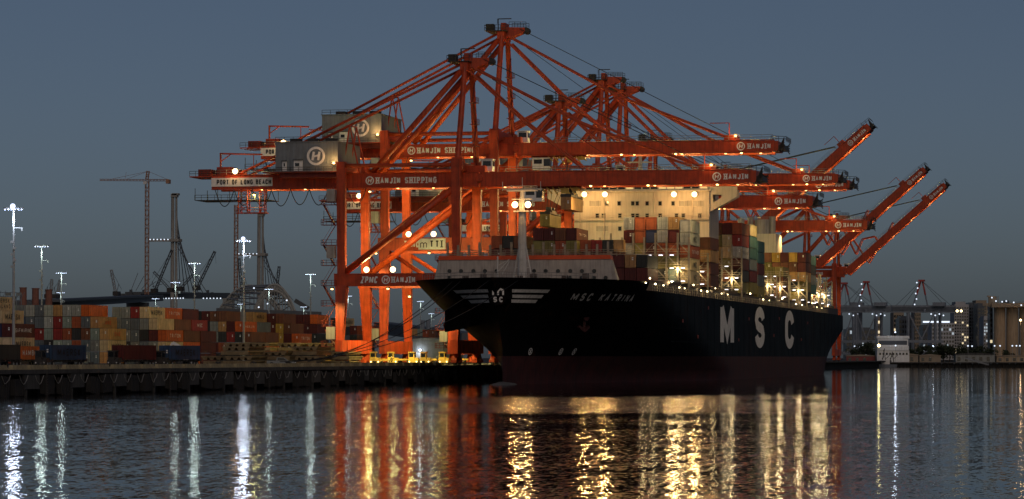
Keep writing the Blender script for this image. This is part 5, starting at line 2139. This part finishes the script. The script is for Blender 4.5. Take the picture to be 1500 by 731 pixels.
# approach viaduct
t = thing("approach_viaduct", "dark elevated road rising from the left behind the container tops", "viaduct", (0, 0, 0))
b = MB()
b.beam(P3(36, 446, 2000), P3(226, 436.5, 2800), 16, 5.2)
b.beam(P3(70, 440.5, 2050), P3(226, 433, 2790), 15, 1.6)
b.build("deck", M['steelgrey'], t)
for pa, dd in ((70, 2080), (200, 2650)):
    b = MB()
    b.prism([(P3(pa, 460, dd).x - 5, 0), (P3(pa, 460, dd).x + 5, 0), (P3(pa, 440, dd).x + 9, zat(443, dd)), (P3(pa, 440, dd).x - 9, zat(443, dd))], P3(pa, 450, dd).y, P3(pa, 450, dd).y + 6)
    b.build("pier", M['steelgrey'], t)
# second viaduct seen under the portal beams
t = thing("far_viaduct", "far dark viaduct seen under the crane portal beams", "viaduct", (0, 0, 0))
b = MB()
b.beam(P3(560, 480, 2600), P3(690, 497, 2300), 14, 9)
b.build("deck", M['steelgrey'], t)
for pa in (619, 627):
    b = MB()
    b.tube(P3(pa, 505, 2250), P3(pa, 469, 2250), 1.6, 10)
    b.build("pier", M['farwhite'], t)


def tower_crane(px, ytop, ybase, d, label, jib=True):
    t = thing("tower_crane", label, "tower crane", (0, 0, 0))
    b = MB()
    k = d / F
    b.lattice(P3(px, ybase, d), P3(px + .6, 264 if jib else ytop, d), 4.6 * k, .55 * k, 26)
    b.build("mast", M['towercrane'], t)
    if jib:
        b = MB()
        b.lattice(P3(px - 3, 264, d), P3(146, 263.5, d), 2.2 * k, .35 * k, 14)
        b.build("jib", M['towercrane'], t)
        b = MB()
        b.lattice(P3(px + 3, 264, d), P3(247, 264, d), 2.4 * k, .4 * k, 6)
        b.box(P3(244, 264, d).x, P3(249, 264, d).x, P3(246, 264, d).y - 3, P3(246, 264, d).y + 3, zat(269, d), zat(263, d))
        b.build("counter_jib", M['towercrane'], t)
        b = MB()
        b.lattice(P3(px, 264, d), P3(px + 2, 250.5, d), 3.4 * k, .5 * k, 4)
        for q in ((184, 263), (160, 263), (246, 263)):
            b.tube(P3(px + 2, 251, d), P3(*q, d), .22 * k, 4)
        b.tube(P3(183, 263, d), P3(185, 252, d), .2 * k, 4)
        b.build("tower_head", M['towercrane'], t)
        c = P3(px - 1, 268, d)
        b = MB()
        b.box(c.x - 1.6, c.x + 1.6, c.y - 3.4, c.y - 1.8, c.z - 1.4, c.z + 1.4)
        b.build("operator_cab", M['white'], t)
    return t


tower_crane(215, 250, 440, 2960, "tall tower crane with long horizontal jib beside the first bridge pylon")
tower_crane(345.5, 300, 440, 3450, "tower crane mast beside the second bridge pylon, its top behind the red crane", False)


def crawler(px0, py0, px1, py1, d, label, pale=False):
    t = thing("crawler_crane", label, "mobile crane", (0, 0, 0))
    k = d / F
    b = MB()
    p, q = P3(px0, py0, d), P3(px1, py1, d)
    b.lattice(p, q, 3.0 * k, .4 * k, 10)
    b.build("boom", M['pole'] if pale else M['steelgrey'], t)
    b = MB()
    s_ = 1 if px1 > px0 else -1
    b.tube(q, P3(px0 - s_ * 9, py0 - 4, d), .22 * k, 4)
    b.tube(q, q + Vector((s_ * 1.0, 0, -(q.z - p.z) * .35)), .16 * k, 4)
    b.build("hoist_rope", M['rope'], t)
    b = MB()
    b.box(p.x - 4 * k - s_ * 2 * k, p.x + 4 * k - s_ * 2 * k, p.y - 4, p.y + 4, p.z - 5 * k, p.z + 1.0 * k)
    b.tube(P3(px0 - s_ * 2, py0, d), P3(px0 - s_ * 5, py0 - 12, d), .4 * k, 5)
    b.build("body", M['dark'], t)


crawler(169, 428, 163, 395, 2700, "pale lattice crane leaning left behind the viaduct", True)
crawler(228, 424, 252, 366, 2900, "lattice crane boom leaning right toward the first pylon")
crawler(248, 423, 225, 398, 2880, "short lattice crane leaning left beside the first pylon's foot")
crawler(290, 420, 315, 368, 2900, "long lattice crane boom leaning right of the first pylon")
crawler(266, 421, 283, 402, 2890, "short lattice crane between the first pylon and a lamp mast")
crawler(354, 425, 350, 378, 3400, "thin lattice crane beside the tower crane mast under the red tail")
crawler(405, 428, 409, 390, 3300, "small lattice crane right of the second pylon over the arch")
crawler(74, 432, 76, 409, 1700, "pale loader leg left of the third lamp mast", True)
crawler(84, 432, 88, 410, 1700, "pale loader leg touching the third lamp mast", True)
# arch bridge
ad = 2300.0
t = thing("arch_bridge", "grey steel truss arch bridge behind the brown containers", "bridge", (0, 0, 0))


def rib(cx, hw, top, d, n=14):
    up, lo = [], []
    for i in range(n + 1):
        u = -1 + 2 * i / n
        up.append(P3(cx + u * hw, 456 - (456 - top) * (1 - u * u), d))
        lo.append(P3(cx + u * hw * .92, 458 - (458 - top - 9) * (1 - u * u), d))
    return up, lo


ribs = []
for cx, hw, top, d in ((402, 30, 417, 2300), (366, 46, 418.5, 2420)):
    up, lo = rib(cx, hw, top, d)
    b = MB()
    b.path(up, 1.05, 5)
    b.path(lo, .9, 5)
    for i in range(len(up)):
        b.tube(up[i], lo[i], .5, 4)
        if i < len(up) - 1:
            b.tube(up[i], lo[i + 1], .5, 4)
        base = Vector((lo[i].x, lo[i].y, zat(455, d)))
        if lo[i].z > base.z + 2:
            b.tube(lo[i], base, .32, 4)
    b.build("arch_rib", M['arch'], t)
    ribs.append(up)
b = MB()
for i in range(len(ribs[0])):
    b.tube(ribs[0][i], ribs[1][i], .5, 4)
    if i < len(ribs[0]) - 1:
        b.tube(ribs[0][i], ribs[1][i + 1], .42, 4)
b.build("cross_brace", M['arch'], t)
b = MB()
b.beam(P3(318, 456.5, 2300), P3(470, 462, 2300), 14, 5)
b.beam(P3(432, 440, 2350), P3(452, 452, 2350), 6, 3)
b.build("deck", M['steelgrey'], t)
for q in ((372, 422), (392, 445), (420, 440), (379, 450)):
    put("marker_lamp", MK_W, t, P3(*q, 2280))
# three brown stacks
for i, (px_, py_) in enumerate(((34, 421), (52, 422), (71.5, 424))):
    d = 1500
    b = MB()
    b.tube(P3(px_, 460, d), P3(px_, py_, d), 1.7, 14, 1.6)
    b.tube(P3(px_, py_ + 1.2, d), P3(px_, py_, d), 1.85, 14)
    tag(b.build("chimney_stack", M['brick'], smooth=False), "squat brown chimney stack, %s, above the grey container ends" % ("leftmost of three", "middle of three", "rightmost of three")[i], "chimney", "three chimney stacks")
# scaffolded plant at the far left
t = thing("scaffold_tower", "pale scaffold tower behind the containers at the left edge", "scaffold", (0, 0, 0))
b = MB()
d = 1100
for px_ in (-6, 0, 8, 16, 24, 31):
    b.tube(P3(px_, 450, d), P3(px_, 426 + .25 * max(0, px_ - 10), d), .13, 5)
for py_ in (428, 434, 440):
    b.tube(P3(-8, py_, d), P3(31, py_ + 1, d), .12, 5)
    b.tube(P3(-8, py_, d + 6), P3(31, py_ + 1, d + 6), .12, 5)
for i in range(6):
    b.tube(P3(-6 + i * 7, 440, d), P3(1 + i * 7, 428, d), .08, 4)
b.build("frame", M['farwhite'], t)
b = MB()
for i in range(5):
    c = P3(-4 + i * 8, 431 + (i % 2) * 5, d + 2)
    b.box(c.x - .9, c.x + .9, c.y, c.y + .2, c.z - .5, c.z + .5)
b.build("panel", M['shed'], t)

# ------------------------------------------------------------------ far bank at the right
fb = MB()
a0, a1 = at(1080, 1712), at(1700, 1712)
c0, c1 = at(-1200, 12000), at(2600, 12000)
fb.add([(*a0, 2.6), (*a1, 2.6), (*at(2600, 1712), 2.6), (*c1, 2.6), (*at(1080, 12000), 2.6)], [(0, 1, 2, 3, 4)])
struct(fb.build("far_bank", M['land']))
sheet("inland_ground", -9000, -140, 2600, 12000, QZ - .3, M['land'])
wf = MB()
for i in range(46):
    px_ = 1200 + i * 9
    c = at(px_, 1710)
    c2 = at(px_ + 8.2, 1710)
    wf.add([(*c, -1), (*c2, -1), (c2[0], c2[1], 2.3), (c[0], c[1], 2.3)], [(0, 1, 2, 3)])
    if i % 3 == 0:
        wf.tube((c[0], c[1] - 1, -1), (c[0], c[1] - 1, 2.4), .5, 6)
p, q = at(1200, 1709), at(1640, 1709)
wf.cur = 1
wf.beam((p[0], p[1], 2.45), (q[0], q[1], 2.45), 3, .6)
struct(wf.build("far_wharf", [M['timber'], M['concrete']]))


def far_crane(px, apex, half, d, label, x0, x1):
    t = thing("grey_gantry_crane", label, "crane", (0, 0, 0), 0, "grey container cranes on the far bank")
    k = d / F
    gy = 452
    for (pl_, dd, m_) in ((px - half, d, 'farwhite'), (px + half, d, 'farwhite'), (px - half + 7, d + 20, 'farwhite'), (px + half + 7, d + 20, 'farwhite')):
        b = MB()
        b.tube(P3(pl_, 518, dd), P3(pl_, gy, dd), 2.2 * k, 6, 2.6 * k)
        b.build("leg", M[m_], t)
    b = MB()
    for y_ in (gy, gy + 1.5):
        b.beam(P3(x0, y_, d), P3(x1, y_ + .6, d), 2.4, 3.4)
    b.beam(P3(x0, gy - 2, d + 12), P3(x1, gy - 1.6, d + 12), 2.2, 2.4)
    b.build("girder", M['farwhite'], t)
    b = MB()
    for s_ in (-1, 1):
        b.tube(P3(px + s_ * 11 - 2, gy - 3, d), P3(px + s_ * 6.5 - 1, gy - 20, d), 1.25 * k, 6)
        b.cur = 1
        b.tube(P3(px + s_ * 6.5 - 1, gy - 20, d), P3(px + s_ * 1.5, apex + 1.5, d), 1.45 * k, 6)
        b.cur = 0
        b.beam(P3(px + s_ * half, gy + 4, d), P3(px - s_ * half * .2, 505, d), .7)
    b.cur = 1
    c = P3(px, apex, d)
    b.box(c.x - 4.5 * k, c.x + 4.5 * k, c.y - 3, c.y + 3, c.z - 1.4 * k, c.z + 1.2 * k)
    b.build("mast_leg", [M['farwhite'], M['farred']], t)
    b = MB()
    for xx in (x0 + 4, x0 + 16, x1 - 14, x1 - 4):
        b.tube(c, P3(xx, gy - 2, d), .28 * k, 4)
    b.build("stay", M['steelgrey'], t)
    b = MB()
    h_ = P3(px + half + 6, gy - 6, d)
    b.box(h_.x - 9 * k, h_.x + 9 * k, h_.y - 5, h_.y + 5, h_.z - 2.5 * k, h_.z + 3 * k)
    b.box(h_.x - 22 * k, h_.x - 19 * k, h_.y - 5, h_.y - 2, h_.z - 12 * k, h_.z - 7 * k)
    b.build("machinery_house", M['farwhite'], t)
    b = MB()
    b.beam(P3(px - half - 4, 500, d), P3(px + half + 12, 500.5, d), 1.6, 1.6)
    b.beam(P3(px - half - 4, 517, d), P3(px + half + 12, 517, d), 2, 2.2)
    b.build("portal_beam", M['farwhite'], t)
    for i in range(5):
        put("marker_lamp", MK_S, t, P3(px - 7 + (i % 2) * 2 - i * .8, apex + 3 + i * 8, d - 4))
    for i in range(4):
        put("marker_lamp", MK_S, t, P3(px + half - 6 + i * 6, gy + 8 + (i % 2) * 2, d - 4))


ms = MB()
ms.tube((0, .2, 0), (0, -.2, 0), .42, 8)
MK_S = ms.mesh("small_marker_mesh", [E_CITYB])
far_crane(1237, 415, 13, 2050, "grey far gantry crane half hidden behind the ship's stern", 1224, 1290)
far_crane(1269, 413, 15, 1980, "grey far gantry crane with red peak, standing left of the white harbour building", 1230, 1312)
far_crane(1350, 411, 20, 1900, "grey far gantry crane studded with lamps, standing nearest the city towers", 1306, 1400)


def tower(px0, px1, top, d, m, label, cols, rows, lit, wcol=None, steps=None, depth=25, wlit=None):
    t = thing("office_tower", label, "building", (0, 0, 0), 0, "buildings behind the far bank")
    x0, y0 = at(px0, d)
    x1, y1 = at(px1, d)
    W = math.hypot(x1 - x0, y1 - y0)
    t.location = (x0, y0, 2.6)
    t.rotation_euler = (0, 0, TH)
    H = zat(top, d) - 2.6
    b = MB()
    b.box(0, W, 0, depth, 0, H)
    b.box(W * .1, W * .8, 2, depth - 2, H, H + H * .05)
    if steps:
        b.box(W * steps[0], W * steps[1], 1, depth - 1, H, H * steps[2])
    b.build("wall", M[m], t)
    dk, lt = MB(), MB()
    ch, cw = H * .94 / rows, W / cols
    for r_ in range(rows):
        for c_ in range(cols):
            tgt = lt if random.random() < lit else dk
            tgt.box(c_ * cw + cw * .18, c_ * cw + cw * .82, -.25, .05, r_ * ch + ch * .3 + 1, r_ * ch + ch * .85 + 1)
    if dk.v:
        o = dk.build("window", M['glass'], t)
        o['kind'] = 'stuff'
    if lt.v:
        o = lt.build("lit_window", wlit or E_CITY, t)
        o['kind'] = 'stuff'
    return t


E_CITYC = emis("cool_office_window_glow", (.75, .9, 1.0), .35)
tower(1398, 1419, 446, 2600, 'bldA', "pale ribbed office tower left of the dark glass towers", 6, 18, .12, steps=(.1, .5, 1.03))
tower(1419.5, 1427.5, 447, 2620, 'bldB', "narrow dark tower between the pale tower and the gold edged tower", 2, 16, .06)
tower(1427.8, 1450, 444, 2660, 'bldC', "gold edged tower with a dark glass front near the silos", 5, 20, .3)
tower(1432, 1442, 448, 2580, 'bldB', "dark glass slab in front of the gold edged tower", 2, 14, .02)
tower(1441, 1450, 466, 2500, 'bldA', "lower pale block right of the dark glass slab", 3, 12, .35, wlit=E_CITYC)
tower(1365, 1398, 473, 2400, 'bldA', "broad low pale office block right of the lamp studded crane", 8, 9, .05, wlit=E_CITYC)
tower(1340, 1349, 456, 2700, 'bldC', "slim tan tower behind the lamp studded crane", 3, 12, .1)
tower(1317, 1341, 466, 2750, 'bldB', "broad dark building behind the far cranes", 6, 8, .06)
tower(1309, 1324, 458, 2800, 'bldC', "brownish tower right of the golden floodlit tower", 4, 10, .15)
tower(1285.5, 1293, 467, 2500, 'bldC', "small tower floodlit in gold between far crane legs", 2, 8, .8)
tower(1352, 1366, 478, 2500, 'bldB', "dark mid rise behind the lamp studded crane's legs", 4, 6, .12, wlit=E_CITYC)
tower(1240, 1283, 482, 2500, 'bldB', "long dark building behind the crane at the stern", 10, 5, .08, wlit=E_CITYC)
# roof edge light of the low block
b = MB()
p, q = P3(1352, 471.5, 2390), P3(1391, 471.5, 2390)
b.beam(p, q, .8, 1.2)
tag(b.build("roof_light_strip", E_CITYB), "long white light strip along the roof of the low pale office block", "light strip")
# silos
for i, (p0_, p1_) in enumerate(((1455, 1472.5), (1473.5, 1491.5), (1492.5, 1510))):
    d = 1800
    x, y = at((p0_ + p1_) / 2, d)
    r = (p1_ - p0_) / 2 * d / F
    b = MB()
    b.tube((x, y + r, 2.6), (x, y + r, zat(451, d)), r, 28, caps=True)
    for k in range(5):
        z = 6 + k * 5
        b.tube((x, y + r, z), (x, y + r, z + .12), r + .04, 28)
    b.tube((x, y + r, zat(451, d)), (x, y + r, zat(449.5, d)), r + .25, 28)
    tag(b.build("grain_silo", M['silo'], smooth=False), "tan concrete silo, %s" % ("leftmost of three beside the city towers", "middle of three, fully in view", "rightmost, cut by the picture edge")[i], "silo", "three concrete silos")
t = thing("silo_headhouse", "conveyor gallery and head house on top of the silos", "building", (0, 0, 0))
d = 1795
b = MB()
p, q = P3(1452, 447.5, d), P3(1512, 446.5, d)
b.beam(p, q, 4, 2.2)
c = P3(1454, 441, d)
b.box(c.x - 2.4, c.x + 2.0, c.y, c.y + 5, c.z - 3.2, c.z + 2.6)
b.beam(P3(1446, 434, d), P3(1458, 435, d), 1, .8)
for px_ in (1449, 1457, 1462):
    b.tube(P3(px_, 447, d), P3(px_, 434, d), .2, 5)
b.rail(P3(1452, 446, d), P3(1510, 445, d), 3, 1.2, .08)
b.build("gallery", M['bldC'], t)
c = P3(1473.5, 443.5, d)
b = MB()
b.box(c.x - 1.7, c.x + 1.7, c.y, c.y + 3, c.z - 1.3, c.z + 1.3)
b.build("dust_collector", M['navyroof'] if 'navyroof' in M else M['bldB'], t)
for q in ((1453, 436), (1459, 441), (1468, 442), (1485, 443), (1496, 447), (1474, 441)):
    put("marker_lamp", MK_S, t, P3(*q, d - 2))
# dark elevator tower next to the silos
tower(1449.5, 1454.5, 448, 1810, 'bldB', "dark elevator tower touching the leftmost silo", 1, 10, .1, depth=8)
c = P3(1495, 469, 1785)
t = thing("floodlight_post", "post with a single orange lamp in front of the silos", "street lamp", (c.x, c.y, 2.6))
b = MB()
b.tube((0, 0, 0), (0, 0, c.z - 2.6), .14, 6)
b.build("pole", M['pole'], t)
put("lamp_head", FX_BIG, t, (0, -.5, c.z - 2.6))
lamp(t, (0, -1.6, c.z - 2.6), 500, (1, .55, .25), .4)
# white harbour building
t = thing("harbour_office", "white two storey harbour building with a window row behind dark hoists", "building", (*at(1285, 1735), 2.6), TH)
k = 1735 / F
W = 47 * k
H = zat(492, 1735) - 2.6
b = MB()
b.box(0, W, 0, 9, 0, H * .45)
b.box(0, W * .98, -.6, 9, H * .45, H * .62)
b.box(.3, W * .96, 0, 9, H * .62, H * .9)
b.box(-.4, W, -.8, 9.5, H * .9, H)
b.build("wall", M['white'], t)
wm = MB()
wm.box(-.55, .55, -.1, .05, -.6, .6)
wmesh2 = wm.mesh("office_window_mesh", [M['glass']])
for i in range(9):
    put("window", wmesh2, t, (1.6 + i * (W - 3) / 8, -.02, H * .32))
b = MB()
b.box(.8, W * .93, -.08, .0, H * .66, H * .82)
b.build("window_band", M['bldB'], t)
lamp(t, (W * .5, -9, H * 1.1), 500, COOL, .5)
put("marker_lamp", MK_S, t, (W * .5, -9, H * 1.1 + .5))
t2 = thing("hoist_frame", "dark leaning hoist frames in front of the white harbour building", "hoist", (*at(1292, 1722), 2.6), TH)
for i, (x, l) in enumerate(((0, 1), (2.2, -1), (4.2, 1), (6.4, -.6))):
    b = MB()
    b.beam((x, 0, 0), (x + l * 1.4, 0, 7.5 - i * .9), .4)
    b.beam((x, 0, 2), (x + 2, 0, 4), .3)
    b.build("post", M['dark'], t2)
# small workboat under it
x, y = at(1296, 1700)
t = thing("work_boat", "small pale work boat moored before the white harbour building", "boat", (x, y, 0), TH)
b = MB()
b.hexa([(-7, -1.6, -.3), (6, -1.6, -.3), (6, 1.6, -.3), (-7, 1.6, -.3)], [(-8.5, -2, 1.9), (6.5, -2, 1.5), (6.5, 2, 1.5), (-8.5, 2, 1.9)])
b.build("hull", M['farwhite'], t)
b = MB()
b.box(-2, 2.5, -1.3, 1.3, 1.6, 4.0)
b.tube((0, 0, 4), (0, 0, 7.5), .12, 5)
b.build("wheelhouse", M['white'], t)
# low sheds and the ramp
for i, (p0_, p1_, top, d, m_, lab) in enumerate(((1400, 1457, 517, 1760, 'shed', "long low pale shed in front of the city towers"),
                                               (1320, 1345, 518, 1745, 'bldC', "low brown shed right of the white harbour building"),
                                               (1347, 1378, 519, 1750, 'bldC', "low tan shed left of the long pale shed"),
                                               (1240, 1282, 519.5, 1740, 'truckred', "low red roofed shed near the ship's stern"),
                                               (1460, 1505, 520, 1765, 'silo', "low building at the foot of the silos"))):
    x0, y0 = at(p0_, d)
    k = d / F
    W, H = (p1_ - p0_) * k, zat(top, d) - 2.6
    t = thing("low_shed", lab, "shed", (x0, y0, 2.6), TH, "low sheds on the far bank")
    b = MB()
    b.box(0, W, 0, 8, 0, H * .8)
    b.build("wall", M[m_], t)
    b = MB()
    b.prism([(-.3, H * .8), (W + .3, H * .8), (W + .3, H * .88), (W * .5, H * 1.02), (-.3, H * .88)], -.4, 8.4)
    b.build("roof", M['bldC'] if i else M['concrete'], t)
    for j in range(int(W / 4)):
        b = MB()
        b.box(1 + j * 4, 2.6 + j * 4, -.06, .02, .6, H * .6)
        b.build("door" if j % 3 == 0 else "window", M['glass'], t)
t = thing("gangway_ramp", "long pale gangway ramp sloping down to the water below the sheds", "ramp", (0, 0, 0))
b = MB()
p, q = P3(1414, 525, 1700), P3(1448, 534.5, 1695)
b.beam(p, q, 2.2, .5)
b.rail(p, q, 2.0, 1.0, .07)
b.build("walkway", M['pole'], t)


def tree(px, d, h, r, label):
    x, y = at(px, d)
    t = thing("tree", label, "tree", (x, y, 2.6), 0, "dark trees on the far bank")
    b = MB()
    b.tube((0, 0, 0), (.2, 0, h * .55), .35, 7, .18)
    for k in range(5):
        a = k * 1.3
        b.tube((.1, 0, h * (.3 + .06 * k)), (math.cos(a) * r * .6, math.sin(a) * r * .6, h * (.55 + .07 * k)), .14, 5, .05)
    b.build("trunk", M['bark'], t)
    c = MB()
    clumps = [(random.gauss(0, r * .42), random.gauss(0, r * .42), h * (.62 + random.uniform(-.3, .3)), r * random.uniform(.25, .5)) for _ in range(14)]
    for i in range(520):
        cx, cy, cz, cr = random.choice(clumps)
        v = Vector((random.gauss(0, 1), random.gauss(0, 1), random.gauss(0, .8)))
        v = v.normalized() * cr * random.uniform(.5, 1.05)
        p = Vector((cx, cy, cz)) + v
        e = Vector((random.uniform(-1, 1), random.uniform(-1, 1), random.uniform(-1, 1))).normalized() * .5
        g = v.cross(e).normalized() * .42
        c.add([p - e, p + g, p + e, p - g], [(0, 1, 2, 3)])
    c.build("crown", M['leaf'], t)


for i, (px_, d, h, r) in enumerate(((1256, 1760, 9.5, 5.0), (1266, 1770, 10.5, 5.5), (1277, 1765, 8.5, 4.5), (1336, 1780, 7.5, 4.5), (1346, 1790, 8.5, 4.5), (1358, 1785, 9, 5), (1370, 1790, 8, 5),
                                    (1382, 1790, 10, 5.5), (1391, 1785, 9.5, 5), (1403, 1790, 9.5, 5), (1414, 1795, 8.5, 5), (1426, 1795, 8.5, 5), (1437, 1795, 9, 5), (1477, 1770, 6.5, 3.6), (1447, 1785, 8, 4.5))):
    tree(px_, d, h, r, "bushy dark tree on the far bank, %s counted from the ship's stern" % (ORD + ['thirteenth', 'fourteenth', 'fifteenth'])[i + 1])
# scattered lamps along the far bank
SLAB = ("lit street lamp over the white harbour building", "orange street lamp at the left corner of the white harbour building", "street lamp behind the low tan shed",
        "street lamp behind the low brown shed right of the harbour building", "street lamp among the trees left of the long pale shed", "street lamp over the long pale shed's left half",
        "street lamp over the long pale shed's middle", "street lamp at the long pale shed's right end", "leftmost of the lamps at the foot of the silos", "second of the lamps at the foot of the silos",
        "third of the lamps at the foot of the silos", "rightmost of the lamps at the foot of the silos", "right lamp of the tall orange pair before the pale tower", "left lamp of the tall orange pair before the pale tower",
        "street lamp nearest the ship's stern", "second street lamp from the ship's stern", "white lamp before the harbour building's middle")
lp = MB()
lp.tube((0, 0, 0), (0, 0, 7), .1, 5)
lpm = lp.mesh("lamp_post_mesh", [M['pole']])
for i, (px_, d, cool) in enumerate(((1300, 1850, 1), (1287.5, 1716, 0), (1367, 1830, 1), (1322, 1860, 1), (1384, 1840, 1), (1418, 1760, 1), (1424, 1800, 1), (1457, 1755, 1), (1465, 1752, 1), (1483, 1752, 1), (1489, 1752, 1), (1494, 1752, 1), (1408, 2300, 0), (1402, 2300, 0), (1252, 1830, 1), (1259, 1830, 1), (1312, 1716, 1))):
    x, y = at(px_, d)
    t = thing("street_lamp", SLAB[i], "street lamp", (x, y, 2.6), 0, "street lamps on the far bank")
    hgt = 9.0 if d < 2200 else 36
    o = put("pole", lpm, t)
    o.scale = (1, 1, hgt / 7)
    put("lamp_head", MK_S if cool else MK_Y, t, (0, -.4, hgt))
    if i in (0, 1, 2):
        lamp(t, (0, -1.2, hgt), 180 if d < 2200 else 900, COOL if cool else SOD, .4)
